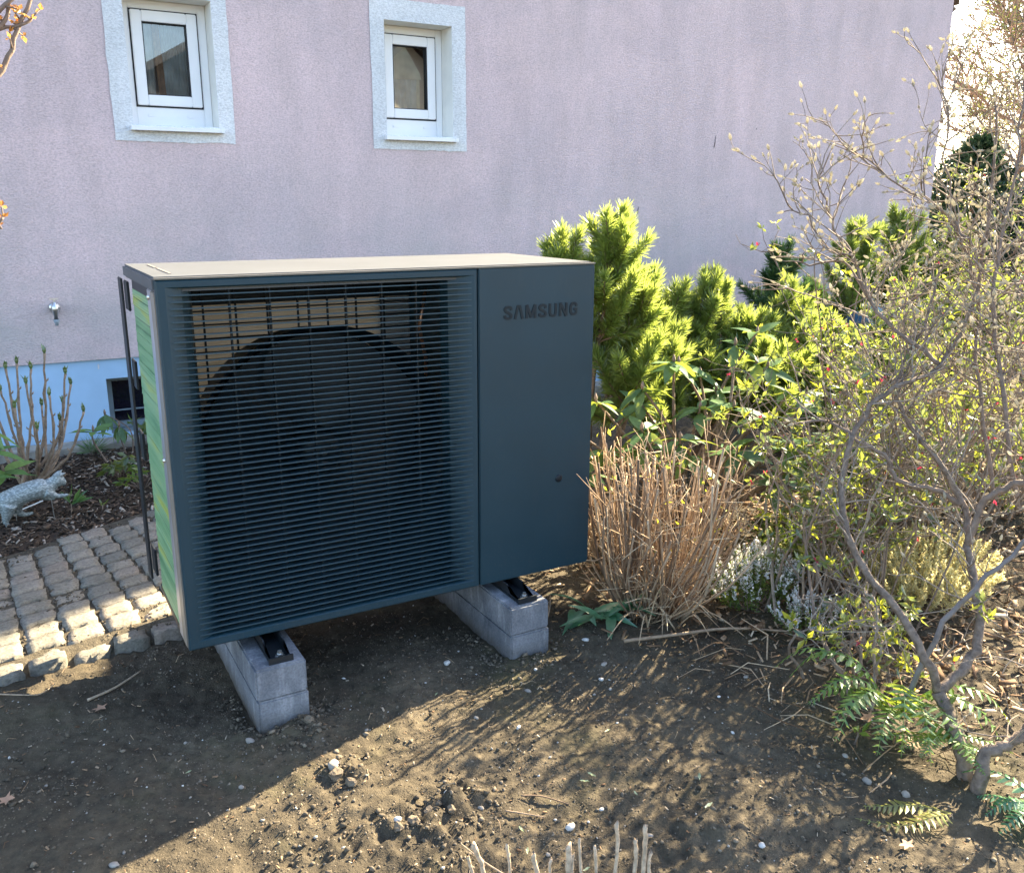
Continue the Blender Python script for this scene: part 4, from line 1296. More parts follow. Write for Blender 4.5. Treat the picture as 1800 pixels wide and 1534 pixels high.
# ---- small plants in the bed
def sprout(name, label, cat, base, n, L, wd, mat, spread=0.6, group=None, height=0.05, whorls=1, wr=0.0, droop=0.0):
    t = thing(name, label, cat, base, group)
    Ps, Ds, Ls = [], [], []
    st = MB()
    for w in range(whorls):
        c = np.array(base) + np.array([rnd.gauss(0, wr), rnd.gauss(0, wr), height * rnd.uniform(0.5, 1.1)])
        st.tube([(base[0] + rnd.gauss(0, .01), base[1], base[2] - 0.01), (base[0] * 0.5 + c[0] * 0.5, c[1] * 0.5 + base[1] * 0.5, base[2] + (c[2] - base[2]) * 0.6), tuple(c)], [0.003, 0.0025, 0.002], 5)
        for i in range(n):
            a = rnd.uniform(0, 6.28)
            e = rnd.gauss(spread * 0.4 - droop, 0.35)
            Ps.append(c + rng.normal(0, 0.004, 3)); Ds.append([math.cos(a) * math.cos(e), math.sin(a) * math.cos(e), math.sin(e)]); Ls.append(L * rnd.uniform(0.6, 1.1))
    V, F = leaf_cloud(np.array(Ps), np.array(Ds), Ls, np.array(Ls) * wd)
    obj('leaves', np_mesh('leaves', V, F, mat), t, kind='stuff')
    obj('stems', st.mesh('stems', M_bark, True), t)
    return t
sprout('azalea', 'small drooping azalea with yellowing leaves below the young rhododendron', 'azalea', (0.09, 2.42, 0.02), 9, 0.06, 0.33, M_olive, 0.2, None, 0.13, 9, 0.05, 0.55)
sprout('azalea', 'low green azalea in the bark bed between the metal animal and the heat pump', 'azalea', (0.17, 2.18, 0.02), 9, 0.05, 0.32, M_heath_f, 0.5, None, 0.10, 10, 0.06, 0.2)
sprout('tulip_plant', 'small clump of broad green leaves in front of the metal animal head', 'plant', (-0.155, 1.97, 0.02), 12, 0.11, 0.2, M_grass, 1.8, None, 0.05, 1, 0.0)
sprout('grass_tuft', 'dark green grass tuft at the foot of the concrete strip', 'grass tuft', (0.0, 2.95, 0.03), 45, 0.12, 0.035, M_grass, 1.2, None, 0.01, 2, 0.05)
sprout('garden_plant', 'leafy green plant in front of the right half of the cellar window', 'plant', (0.36, 2.95, 0.02), 11, 0.07, 0.25, M_heath_f, 0.8, None, 0.16, 12, 0.06)
sprout('seedling', 'tiny upright seedling in the bark bed right of the metal animal', 'seedling', (-0.03, 1.95, 0.02), 6, 0.035, 0.3, M_olive, 1.2, None, 0.03, 1, 0.0)

# ---- metal animal on stakes
st_ = thing('animal_figure', 'silver grey leaping animal figure with scaly relief on thin stakes in the bark bed', 'garden figure', (-0.30, 1.95, 0.02))
m = MB()
def skin(pts, rad, n=12):
    m.tube(smoothpath([(x, 1.95 + dy, z) for x, z, dy in pts], 4), list(np.interp(np.linspace(0, len(rad) - 1, (len(rad) - 1) * 4 + 1), range(len(rad)), rad)), n)
skin([(-0.452, 0.112, 0), (-0.400, 0.128, 0), (-0.331, 0.154, 0), (-0.270, 0.166, 0), (-0.238, 0.167, 0), (-0.214, 0.184, 0), (-0.194, 0.191, 0), (-0.176, 0.180, 0), (-0.164, 0.176, 0)], [0.03, 0.046, 0.044, 0.044, 0.036, 0.027, 0.029, 0.018, 0.008])
skin([(-0.205, 0.208, -0.01), (-0.185, 0.218, -0.012), (-0.160, 0.223, -0.012)], [0.014, 0.011, 0.002], 8)
skin([(-0.205, 0.208, 0.012), (-0.187, 0.222, 0.014), (-0.172, 0.231, 0.014)], [0.013, 0.010, 0.002], 8)
skin([(-0.392, 0.118, -0.022), (-0.409, 0.066, -0.022), (-0.414, 0.041, -0.022), (-0.404, 0.024, -0.022), (-0.382, 0.020, -0.022)], [0.036, 0.019, 0.011, 0.009, 0.007])
skin([(-0.365, 0.112, 0.02), (-0.363, 0.070, 0.02), (-0.338, 0.052, 0.02), (-0.306, 0.056, 0.02)], [0.034, 0.018, 0.010, 0.007])
skin([(-0.246, 0.150, -0.02), (-0.207, 0.128, -0.02), (-0.162, 0.126, -0.02)], [0.026, 0.011, 0.007])
skin([(-0.280, 0.145, 0.02), (-0.248, 0.112, 0.02), (-0.214, 0.104, 0.02)], [0.026, 0.010, 0.007])
skin([(-0.445, 0.118, 0), (-0.49, 0.13, 0), (-0.55, 0.18, 0)], [0.02, 0.014, 0.006])
bodyo = obj('body', m.mesh('body', M_statue, True), st_)
rm = bodyo.modifiers.new('join', 'REMESH')
rm.mode = 'VOXEL'
rm.voxel_size = 0.0042
rm.use_smooth_shade = True
sm_ = bodyo.modifiers.new('soften', 'SMOOTH')
sm_.iterations = 4
for a, b in (((-0.372, 1.93, 0.075), (-0.373, 1.93, -0.02)), ((-0.231, 1.93, 0.115), (-0.226, 1.93, -0.01))):
    m = MB()
    m.tube([a, b], 0.0022, 6)
    obj('stake', m.mesh('stake', M_steel), st_)
m = MB()
m.tube([(-0.345, 1.935, 0.088), (-0.263, 1.935, 0.114)], 0.0028, 6)
obj('strut', m.mesh('strut', M_upvc), st_)

# ---- cut cane shrub right of the heat pump: every thick cane a part
ca = thing('cut_cane_shrub', 'dense clump of tan bare canes cut off at different heights right of the heat pump', 'shrub', (1.52, -0.02, 0))
thin = MB()
for i in range(230):
    a = rnd.uniform(0, 6.28)
    r0 = 0.12 * math.sqrt(rnd.random())
    b = Vector((1.53 + r0 * math.cos(a), -0.02 + r0 * 0.9 * math.sin(a), -0.02))
    out = rnd.random() ** 0.7
    a2 = a + rnd.gauss(0, 0.55)
    H = rnd.uniform(0.36, 0.70) * (1 - 0.30 * out)
    spread = 0.03 + 0.25 * out
    tip = Vector((1.53 + (r0 + spread) * math.cos(a2), -0.02 + (r0 + spread) * math.sin(a2), H))
    if tip.x < 1.30 and tip.y > -0.16: tip.x = 1.30 + rnd.random() * 0.1
    mid = b.lerp(tip, 0.5) + Vector(((tip.x - b.x) * 0.10 + rnd.gauss(0, .022), (tip.y - b.y) * 0.10 + rnd.gauss(0, .022), -0.01))
    r_ = rnd.uniform(0.0020, 0.0048)
    pts = smoothpath([b, mid, tip], 3)
    if 110 < i < 150:
        tip = Vector((rnd.uniform(1.29, 1.45), rnd.uniform(-0.24, -0.06), rnd.uniform(0.3, 0.62)))
        mid = b.lerp(tip, 0.5)
        pts = smoothpath([b, mid, tip], 3)
    if i < 150:
        m = MB()
        m.tube(pts, [r_ * (1.1 - 0.35 * k / len(pts)) for k in range(len(pts))], 6)
        obj('cane', m.mesh('cane', M_caneo, True), ca)
    else:
        thin.tube(pts, [r_ * 0.55 * (1.1 - 0.5 * k / len(pts)) for k in range(len(pts))], 5)
    for k in range(rnd.choice((1, 2, 2, 3))):
        q = pts[rnd.randrange(2, len(pts))]
        d = Vector((rnd.gauss(0, 1), rnd.gauss(0, 1), rnd.uniform(0.2, 1.6))).normalized() * rnd.uniform(0.05, 0.16)
        thin.tube([q, q + d * 0.5 + Vector((rnd.gauss(0, .008), rnd.gauss(0, .008), 0)), q + d], [0.0016, 0.0014, 0.0009], 4)
for i in range(46):      # low arching stems to the front and left
    a = rnd.uniform(2.6, 5.3)
    b = Vector((1.50 + rnd.gauss(0, .05), -0.08 + rnd.gauss(0, .05), -0.01))
    L = rnd.uniform(0.15, 0.34)
    tip = b + Vector((math.cos(a) * L, math.sin(a) * L * 0.8, rnd.uniform(0.02, 0.32)))
    if tip.x < 1.28 and tip.y > -0.15: continue
    mid = b.lerp(tip, 0.5) + Vector((0, 0, rnd.uniform(0.02, 0.09)))
    thin.tube(smoothpath([b, mid, tip], 4), [0.0032, 0.003, 0.0028, 0.0026, 0.0024, 0.0022, 0.002, 0.0016, 0.0012], 5)
obj('thin_twigs', thin.mesh('thin_twigs', M_cane, True), ca, kind='stuff')
n = 60
P = np.stack([rng.uniform(1.32, 1.95, n), rng.uniform(-0.25, 0.25, n), rng.uniform(0.2, 0.62, n)], 1)
V, F = leaf_cloud(P, rng.normal(0, 1, (n, 3)) + np.array([0, 0, 0.6]), rng.uniform(0.015, 0.035, n), rng.uniform(0.008, 0.016, n))
obj('leaf_buds', np_mesh('leaf_buds', V, F, M_lime), ca, kind='stuff')

# ---- lance-leaved plant in front of the canes
LL = leaf_mesh('leaf', M_lily, 1, 0.20, 0.3, 0.35, 6)
ly = thing('lance_leaved_plant', 'blue-green plant with arching lance leaves between the right blocks and cut canes', 'plant', (1.33, 0.02, 0.0))
for i in range(13):
    a = rnd.uniform(2.4, 6.0)
    e = rnd.uniform(0.15, 0.9)
    d = (math.cos(a) * math.cos(e), math.sin(a) * math.cos(e), math.sin(e))
    obj('leaf', LL, ly, M=frame((1.33 + rnd.gauss(0, .03), 0.02 + rnd.gauss(0, .04), 0.01), d, rnd.gauss(0, 0.4), rnd.uniform(0.13, 0.23)))

# ---- heathers
def heather(label, base, rx, ry, h, nf, nw, green, flower, group=None):
    t = thing('heather', label, 'heather', base, group)
    n = nf // 40
    segs = []
    for i in range(n):
        a = rnd.uniform(0, 6.28); r = math.sqrt(rnd.random())
        foot = Vector((base[0] + rx * 0.5 * r * math.cos(a), base[1] + ry * 0.5 * r * math.sin(a), base[2]))
        tip = Vector((base[0] + rx * r * math.cos(a), base[1] + ry * r * math.sin(a), base[2] + h * (1 - 0.45 * r * r) * rnd.uniform(0.75, 1.1)))
        segs.append((tuple(foot.lerp(tip, 0.2)), tuple(tip)))
    V, F = needle_cloud(segs, 40 / 0.12, 0.016, 0.005, R(35), R(70))
    obj('foliage', np_mesh('foliage', V, F, green), t, kind='stuff')
    sp = [(tuple(Vector(a).lerp(Vector(b), 0.55)), tuple(Vector(b) + Vector((0, 0, 0.012)))) for a, b in rnd.sample(segs, min(len(segs), nw // 30))]
    V, F = needle_cloud(sp, 30 / 0.07, 0.011, 0.009, R(50), R(85))
    obj('flowers', np_mesh('flowers', V, F, flower), t, kind='stuff')
    st = MB()
    for a, b in segs[::3]:
        st.tube([(base[0], base[1], base[2] - 0.01), a, b], [0.003, 0.0018, 0.0008], 4)
    obj('stems', st.mesh('stems', M_bark), t)
    return t
heather('white flowering heather clump just right of the cut canes', (1.84, -0.20, 0), 0.19, 0.15, 0.23, 3800, 5200, M_heath_f, M_heath_w)
heather('smaller white heather clump at the edge of the bare soil', (1.86, -0.42, 0), 0.15, 0.11, 0.13, 2200, 2000, M_heath_f, M_heath_w)
heather('wide straw-yellow heather mound under the bare shrub', (2.42, -0.42, 0), 0.34, 0.26, 0.24, 12000, 9000, M_dryh, M_dryh)
heather('olive heather mound behind the white heather', (2.35, 0.0, 0), 0.30, 0.24, 0.20, 7000, 500, M_heath_f, M_dryh)

# ---- bare shrub with velvet buds (limbs traced in the place, twigs grown from them)
LIMBS = dict(
 trunk=[(1.600,-1.168,-0.05),(1.602,-1.164,0.034),(1.628,-1.115,0.085),(1.634,-1.081,0.130),(1.635,-1.047,0.168)],
 la=[(1.635,-1.047,0.168),(1.609,-0.997,0.287),(1.595,-0.902,0.378),(1.576,-0.807,0.460),(1.576,-0.760,0.541),(1.609,-0.714,0.635),(1.691,-0.665,0.758),(1.764,-0.679,0.849),(1.846,-0.711,0.895),(1.965,-0.709,0.933),(2.097,-0.689,1.052),(2.210,-0.642,1.224),(2.312,-0.567,1.468),(2.393,-0.493,1.672)],
 lb=[(1.635,-1.047,0.168),(1.712,-1.056,0.207),(1.787,-1.045,0.264),(1.843,-0.985,0.372),(1.882,-0.918,0.471),(1.934,-0.862,0.560),(1.892,-0.806,0.667),(1.885,-0.719,0.746),(1.855,-0.674,0.839),(1.924,-0.629,0.924),(2.042,-0.600,1.045),(2.133,-0.555,1.171)],
 lc=[(1.928,-0.856,0.567),(1.864,-0.809,0.605),(1.785,-0.755,0.636),(1.759,-0.721,0.697),(1.689,-0.667,0.745),(1.619,-0.615,0.788),(1.550,-0.578,0.780)],
 ld=[(1.882,-0.918,0.471),(1.905,-0.933,0.586),(1.941,-0.961,0.640),(1.983,-1.001,0.665),(1.999,-1.087,0.724)],
 le=[(1.965,-0.709,0.933),(1.934,-0.611,1.003),(1.903,-0.506,1.093),(1.876,-0.452,1.223),(1.848,-0.405,1.287),(1.852,-0.362,1.360),(1.856,-0.316,1.442),(1.916,-0.300,1.531)],
 lf=[(2.210,-0.642,1.224),(2.160,-0.594,1.288),(2.144,-0.499,1.377),(2.076,-0.448,1.418),(2.032,-0.385,1.468),(1.984,-0.300,1.540)],
 lg=[(1.876,-0.452,1.223),(1.827,-0.408,1.238),(1.797,-0.338,1.335),(1.752,-0.285,1.348)],
 lh=[(1.903,-0.506,1.093),(1.885,-0.404,1.203),(1.795,-0.356,1.195),(1.745,-0.300,1.205)],
 sh=[(2.099,-0.838,0.559),(2.100,-0.786,0.734),(2.103,-0.730,0.925),(2.180,-0.669,1.078),(2.216,-0.582,1.237),(2.187,-0.536,1.336),(2.222,-0.468,1.552),(2.285,-0.421,1.746)],
 si=[(2.062,-0.939,0.545),(2.066,-0.850,0.850),(2.114,-0.756,1.058),(2.211,-0.687,1.274),(2.336,-0.622,1.532),(2.426,-0.553,1.733)],
 tk=[(1.570,-1.230,-0.03),(1.584,-1.220,0.089),(1.624,-1.233,0.122),(1.662,-1.248,0.142),(1.716,-1.262,0.201),(1.814,-1.205,0.376),(1.934,-1.084,0.611),(2.03,-0.98,0.9),(2.16,-0.86,1.15),(2.3,-0.72,1.35)],
 low=[(1.63,-0.80,-0.02),(1.657,-0.738,0.050),(1.691,-0.615,0.130),(1.701,-0.575,0.204),(1.763,-0.484,0.307),(1.80,-0.42,0.42)])
RAD = dict(trunk=(0.021, 0.016), la=(0.0115, 0.0035), lb=(0.0145, 0.003), lc=(0.008, 0.003), ld=(0.010, 0.008), le=(0.0065, 0.0018), lf=(0.0048, 0.0016), lg=(0.004, 0.0014), lh=(0.004, 0.0014), sh=(0.0065, 0.0022), si=(0.007, 0.003), tk=(0.017, 0.004), low=(0.007, 0.003))
mg = thing('magnolia_shrub', 'bare branching shrub with velvety grey buds at the right edge of the photo', 'shrub', (1.60, -1.16, 0))
twigs, buds = MB(), []
def bud_at(p, d, L):
    buds.append((p, d, L))
def twig(p, d, L, r, lev, tw, budp=0.8, upw=0.3):
    """wandering twig with short side spurs"""
    pts = [p]
    q = p.copy(); dd = d.normalized()
    n = max(3, int(L / 0.028))
    for i in range(n):
        dd = (dd + Vector((rnd.gauss(0, .17), rnd.gauss(0, .17), rnd.gauss(upw * 0.12, .13)))).normalized()
        q = q + dd * (L / n)
        pts.append(q)
        if lev > 0 and i > 0 and rnd.random() < 0.5:
            sd = (dd + Vector((rnd.gauss(0, .8), rnd.gauss(0, .8), rnd.gauss(0.25, .6)))).normalized()
            twig(q, sd, L * rnd.uniform(0.22, 0.5), r * 0.6, lev - 1, tw, budp, upw)
        elif rnd.random() < budp * 0.26:
            bud_at(q, (dd * 0.7 + Vector((rnd.gauss(0, .5), rnd.gauss(0, .5), rnd.gauss(.4, .3)))).normalized(), rnd.uniform(0.007, 0.012))
    tw.tube(pts, [max(0.0007, r * (1 - 0.6 * i / n)) for i in range(n + 1)], 4, False)
    if rnd.random() < budp:
        bud_at(q, dd, rnd.uniform(0.013, 0.022))
NT_ = dict(la=44, lb=40, lc=20, ld=4, le=26, lf=20, lg=5, lh=6, sh=34, si=34, tk=22, low=6)
for k, pts in LIMBS.items():
    sp = smoothpath(pts, 4, 0.0035)
    m = MB()
    n = len(sp)
    r0, r1 = RAD[k]
    m.tube(sp, [(r0 + (r1 - r0) * i / (n - 1)) * (1 + rnd.gauss(0, 0.05)) for i in range(n)], 9)
    obj('branch' if k != 'trunk' else 'trunk', m.mesh('branch', M_bark_g if r0 > 0.01 else M_bark, True), mg)
    if r1 < 0.005:
        bud_at(sp[-1], (sp[-1] - sp[-2]).normalized(), 0.022)
    for i in range(NT_.get(k, 0)):
        f = rnd.uniform(0.25, 1.0) if k in ('la', 'lb', 'tk', 'sh', 'si') else rnd.uniform(0.05, 1.0)
        j = min(n - 2, int(f * (n - 1)))
        d = (sp[j + 1] - sp[j]).normalized() * 0.7 + Vector((rnd.gauss(0, .7), rnd.gauss(0, .7), rnd.gauss(.35, .45)))
        hi = sp[j].z > 0.9
        twig(sp[j], d, rnd.uniform(0.07, 0.24), 0.0026, 2 if hi else 1, twigs, 0.85 if hi else 0.25)
for i in range(140):      # crown mass at the upper right
    p = Vector((rnd.uniform(1.95, 2.9), rnd.uniform(-1.0, -0.25), rnd.uniform(0.45, 1.22)))
    p.z += 0.28 * (p.x - 2.2)
    twig(p, Vector((rnd.gauss(-0.15, .6), rnd.gauss(0, .5), rnd.gauss(.5, .5))), rnd.uniform(0.16, 0.32), 0.003, 2, twigs, 0.9)
obj('twigs', twigs.mesh('twigs', M_twig, True), mg, kind='stuff')
bm_ = MB()
for p, d, L in buds:
    w = L * 0.235
    bm_.tube([p, p + d * L * 0.3, p + d * L * 0.65, p + d * L], [w * 0.45, w, w * 0.8, w * 0.12], 6)
obj('velvet_buds', bm_.mesh('velvet_buds', M_bud, True), mg, kind='stuff')
m = MB()
m.tube(smoothpath([(1.66, -0.93, 0.06), (1.70, -1.0, 0.33), (1.723, -1.030, 0.393), (1.742, -1.075, 0.476), (1.778, -1.127, 0.570), (1.813, -1.218, 0.729)], 4, 0.003), [0.0078 - 0.00015 * i for i in range(21)], 8)
tagset(obj('dead_branch', m.mesh('dead_branch', simple('weathered_stick', (0.19, 0.17, 0.165), 0.9, 0, 0.2, 40, 0.3), True)), 'pale grey broken branch leaning through the bare shrub at the right edge', 'branch')

# ---- azalea thicket behind it: thin arching twigs, lime leaves, crimson buds
def thicket(label, base, ext, nst, hmin, hmax, nlime, ncrim, nol, cat='azalea', name='azalea'):
    t = thing(name, label, cat, base)
    tw = MB()
    tips = []
    for i in range(nst):
        b = Vector((base[0] + rnd.gauss(0, .12), base[1] + rnd.gauss(0, .12), -0.02))
        tip = Vector((base[0] + rnd.uniform(-ext[0], ext[0]), base[1] + rnd.uniform(-ext[1], ext[1]), rnd.uniform(hmin, hmax)))
        mid = b.lerp(tip, 0.5) + Vector((rnd.gauss(0, .07), rnd.gauss(0, .07), rnd.uniform(0.0, 0.12)))
        pts = smoothpath([b, mid, tip], 6, 0.005)
        n = len(pts)
        r_ = rnd.uniform(0.003, 0.0065)
        tw.tube(pts, [r_ * (1 - 0.75 * k / n) for k in range(n)], 5, False)
        for k in range(rnd.randint(4, 8)):
            j = rnd.randrange(n // 3, n)
            d = Vector((rnd.gauss(0, 1), rnd.gauss(0, 1), rnd.gauss(.4, .6))).normalized()
            L = rnd.uniform(0.06, 0.22)
            q = [pts[j]]
            for s_ in range(4):
                d = (d + Vector((rnd.gauss(0, .25), rnd.gauss(0, .25), rnd.gauss(.06, .2)))).normalized()
                q.append(q[-1] + d * L / 4)
                if rnd.random() < 0.45:
                    e = q[-1] + Vector((rnd.gauss(0, 1), rnd.gauss(0, 1), rnd.gauss(.4, .6))).normalized() * rnd.uniform(0.02, 0.06)
                    tw.tube([q[-1], e], [0.001, 0.0007], 3, False)
                    tips.append(e)
            tw.tube(q, [0.0019, 0.0016, 0.0013, 0.001, 0.0008], 4, False)
            tips.append(q[-1])
        tips.append(pts[-1])
    obj('twigs', tw.mesh('twigs', M_twig), t, kind='stuff')
    T = np.array([tuple(p) for p in tips])
    for nm, cnt, mat, L0, L1, wd, kk in (('lime_leaves', nlime, M_lime, 0.012, 0.046, 0.40, 4), ('olive_leaves', nol, M_olive, 0.016, 0.042, 0.38, 4), ('crimson_buds', ncrim, M_crimson, 0.010, 0.017, 0.75, 3)):
        if not cnt: continue
        c = T[rng.integers(0, len(T), cnt)]
        P = np.repeat(c, kk, 0)
        D = rng.normal(0, 1, P.shape) + np.array([0, 0, 0.35])
        L = rng.uniform(L0, L1, len(P))
        V, F = leaf_cloud(P, D, L, L * wd)
        obj(nm, np_mesh(nm, V, F, mat), t, kind='stuff')
    return t
thicket('twiggy azalea with lime leaves and crimson buds behind the bare shrub', (2.55, -0.20, 0), (0.52, 0.42), 85, 0.45, 1.22, 130, 60, 900)
thicket('open twiggy azalea with few leaves between the white heather and the bare shrub', (2.0, -0.40, 0), (0.32, 0.32), 42, 0.35, 1.0, 60, 26, 380)
thicket('azalea thicket with small olive leaves between the pines and right edge', (3.6, 0.1, 0), (0.9, 0.7), 70, 0.3, 1.1, 150, 60, 800)
thicket('taller bare-twigged shrub at the far right behind the azaleas', (4.7, 0.2, 0), (1.0, 0.9), 80, 0.6, 1.6, 160, 30, 700, 'shrub', 'garden_shrub')
thicket('low twiggy shrub with lime leaves beside the fern at the right', (1.78, -0.72, 0), (0.22, 0.20), 16, 0.05, 0.30, 70, 5, 60, 'shrub', 'garden_shrub')
thicket('tall twiggy shrub by the far house corner', (6.6, 1.2, 0), (1.1, 0.9), 60, 0.6, 1.9, 160, 10, 700, 'shrub', 'garden_shrub')

# ---- ferns
def frond(mb, pts, L, w):
    """pinnate frond along a path"""
    sp = smoothpath(pts, 7)
    n = len(sp)
    mb.tube(sp, [0.0016 * (1 - 0.7 * i / n) for i in range(n)], 4, False)
    npair = 15
    for i in range(2, npair):
        t = i / npair
        f = t * (n - 1)
        j = min(n - 2, int(f))
        p = sp[j].lerp(sp[j + 1], f - j)
        d = (sp[j + 1] - sp[j]).normalized()
        side = d.cross(Vector((0.15, 0, 1))).normalized()
        wl = w * (math.sin(math.pi * (0.12 + 0.88 * t) ** 0.8) + 0.12)
        for s_ in (-1, 1):
            dv = (side * s_ + d * 0.45 + Vector((0, 0, -0.25 + rnd.gauss(0, .1)))).normalized()
            nrm = dv.cross(d).normalized()
            k0 = d * wl * 0.26
            mb.add([p - k0 * 0.5, p + k0 * 0.6, p + dv * wl * 0.55 + k0 * 0.75 + nrm * 0.002, p + dv * wl, p + dv * wl * 0.5 - k0 * 0.5 + nrm * 0.002], [(0, 1, 2, 3, 4)])
def fern(label, base, nfr, L, amin, amax, mat, elev=(0.3, 0.9), w=0.035):
    t = thing('fern', label, 'fern', base)
    for i in range(nfr):
        a = amin + (amax - amin) * (i + rnd.random() * 0.7) / nfr
        e = rnd.uniform(*elev)
        l_ = L * rnd.uniform(0.7, 1.1)
        b = Vector(base)
        h = Vector((math.cos(a), math.sin(a), 0))
        mb = MB()
        frond(mb, [b, b + h * l_ * 0.35 + Vector((0, 0, l_ * 0.45 * e)), b + h * l_ * 0.75 + Vector((0, 0, l_ * 0.5 * e)), b + h * l_ + Vector((0, 0, l_ * 0.22 * e))], l_, w)
        obj('frond', mb.mesh('frond', mat), t)
    return t
fern('sunlit yellow-green fern below the bare shrub', (1.64, -0.93, 0.03), 14, 0.30, 2.0, 5.5, M_fern, (0.4, 1.15), 0.042)
fern('small fern with hanging fronds against the shrub trunk', (1.63, -1.09, 0.07), 6, 0.17, 2.3, 5.6, M_fern, (0.0, 0.4), 0.026)
fern('dark green fern at the lower right corner of the photo', (1.62, -1.38, 0.0), 7, 0.20, 1.6, 4.6, M_fern_d, (0.3, 0.9), 0.032)
for k, pts in enumerate(([(1.43, -1.25, 0.02), (1.37, -1.20, 0.03), (1.32, -1.16, 0.02), (1.28, -1.13, 0.015)], [(1.43, -1.25, 0.02), (1.36, -1.25, 0.035), (1.29, -1.22, 0.02), (1.23, -1.15, 0.015)])):
    mb = MB()
    frond(mb, pts, 0.2, 0.03)
    tagset(obj('fern_frond', mb.mesh('fern_frond', M_fern_y)), ('yellowing fallen fern frond lying on the soil, the one nearer the shrub', 'pale green fallen fern frond lying on the soil, the one nearer the camera')[k], 'fern frond')
sprout('seedling', 'small pale green seedling with broad leaves on the soil left of the fern', 'seedling', (1.50, -0.93, 0.005), 6, 0.055, 0.34, M_fern, 0.9, None, 0.03, 1, 0.0)

# ---- cut stumps in the near foreground
cs = thing('cut_stalks', 'row of short pale cut stalks at the bottom edge of the photo', 'cut shrub', (0.50, -0.98, 0))
def on_line(f): return 0.395 + 0.325 * f, -0.885 - 0.165 * f
for f, h, r_, lean in ((0.0, 0.062, 0.0055, -0.02), (0.05, 0.095, 0.0075, -0.028), (0.19, 0.085, 0.005, -0.006), (0.36, 0.055, 0.007, -0.014), (0.43, 0.040, 0.0045, 0.0), (0.52, 0.072, 0.009, 0.004), (0.545, 0.045, 0.005, 0.004), (0.60, 0.078, 0.0045, -0.004), (0.68, 0.062, 0.005, 0.0), (0.79, 0.115, 0.0062, 0.004), (0.90, 0.080, 0.0065, 0.006), (0.95, 0.105, 0.007, 0.008), (0.99, 0.05, 0.006, 0.006)):
    x, y = on_line(f)
    z = gh(x, y)
    m = MB()
    top = Vector((x + lean, y + 0.004, z + h))
    pts = smoothpath([(x, y - 0.004, z - 0.02), (x + lean * 0.4 + rnd.gauss(0, 0.0035), y, z + h * 0.5), top], 4, 0.0007)
    n = len(pts)
    m.tube(pts, [r_ * rnd.uniform(0.62, 0.82) for k in range(n)], 8)
    # slanting, split cut at the top
    for k in range(8):
        v = Vector(m.V[-8 + k])
        m.V[-8 + k] = (v.x, v.y, v.z + (v.x - top.x) * rnd.choice((0.6, 1.2)) + rnd.gauss(0, 0.003))
    obj('stalk', m.mesh('stalk', simple('pale_split_cane', (0.50, 0.38, 0.26), 0.8, 0, 0.35, 60, 0.4) if f == 0.0 else bpy.data.materials['pale_split_cane'], True), cs)
    m = MB()

# ---- twig with orange buds reaching in at the upper left
bt = thing('budding_tree', 'leafless tree branch with orange buds reaching in at the upper left corner', 'tree', (-1.15, 0.1, 0))
m = MB()
m.tube(smoothpath([(-1.15, 0.1, -0.05), (-1.12, 0.05, 0.7), (-1.0, -0.05, 1.4), (-1.05, -0.1, 2.2), (-1.0, -0.1, 2.9)], 4), [0.035 - 0.0012 * i for i in range(17)], 8)
obj('trunk', m.mesh('trunk', M_bark, True), bt)
tw = MB()
ends = []
for pts, r_ in (([(-1.0, -0.05, 1.35), (-0.60, -0.25, 1.42), (-0.36, -0.38, 1.52), (-0.272, -0.37, 1.60), (-0.242, -0.365, 1.665), (-0.205, -0.36, 1.735)], 0.007),
                ([(-0.36, -0.38, 1.52), (-0.31, -0.385, 1.60), (-0.262, -0.37, 1.68), (-0.245, -0.37, 1.73), (-0.23, -0.37, 1.80)], 0.005),
                ([(-1.02, -0.07, 1.8), (-0.6, -0.3, 1.72), (-0.36, -0.37, 1.66), (-0.29, -0.375, 1.672), (-0.235, -0.37, 1.725)], 0.007),
                ([(-0.30, -0.375, 1.672), (-0.285, -0.37, 1.72), (-0.287, -0.37, 1.77)], 0.004),
                ([(-0.60, -0.25, 1.42), (-0.36, -0.36, 1.62), (-0.30, -0.37, 1.655), (-0.25, -0.37, 1.67), (-0.215, -0.36, 1.69)], 0.005),
                ([(-1.0, -0.05, 1.2), (-0.6, -0.3, 1.26), (-0.36, -0.40, 1.315), (-0.318, -0.42, 1.325), (-0.303, -0.42, 1.345)], 0.005)):
    sp = smoothpath(pts, 4, 0.002)
    n = len(sp)
    tw.tube(sp, [r_ * (1 - 0.55 * i / n) for i in range(n)], 7)
    for i in range(n // 2, n):
        if rnd.random() < 0.75:
            d = Vector((rnd.gauss(0, 1), rnd.gauss(0, .6), rnd.gauss(.6, .5))).normalized()
            e = sp[i] + d * rnd.uniform(0.008, 0.028)
            tw.tube([sp[i], e], [0.0016, 0.0012], 5)
            ends.append(e)
    ends.append(sp[-1])
obj('branches', tw.mesh('branches', M_bark, True), bt)
P = np.repeat(np.array([tuple(e) for e in ends]), 4, 0)
V, F = leaf_cloud(P, rng.normal(0, 1, P.shape) + np.array([0, 0, 0.5]), rng.uniform(0.007, 0.014, len(P)), rng.uniform(0.004, 0.008, len(P)))
obj('buds', np_mesh('buds', V, F, M_orange), bt, kind='stuff')

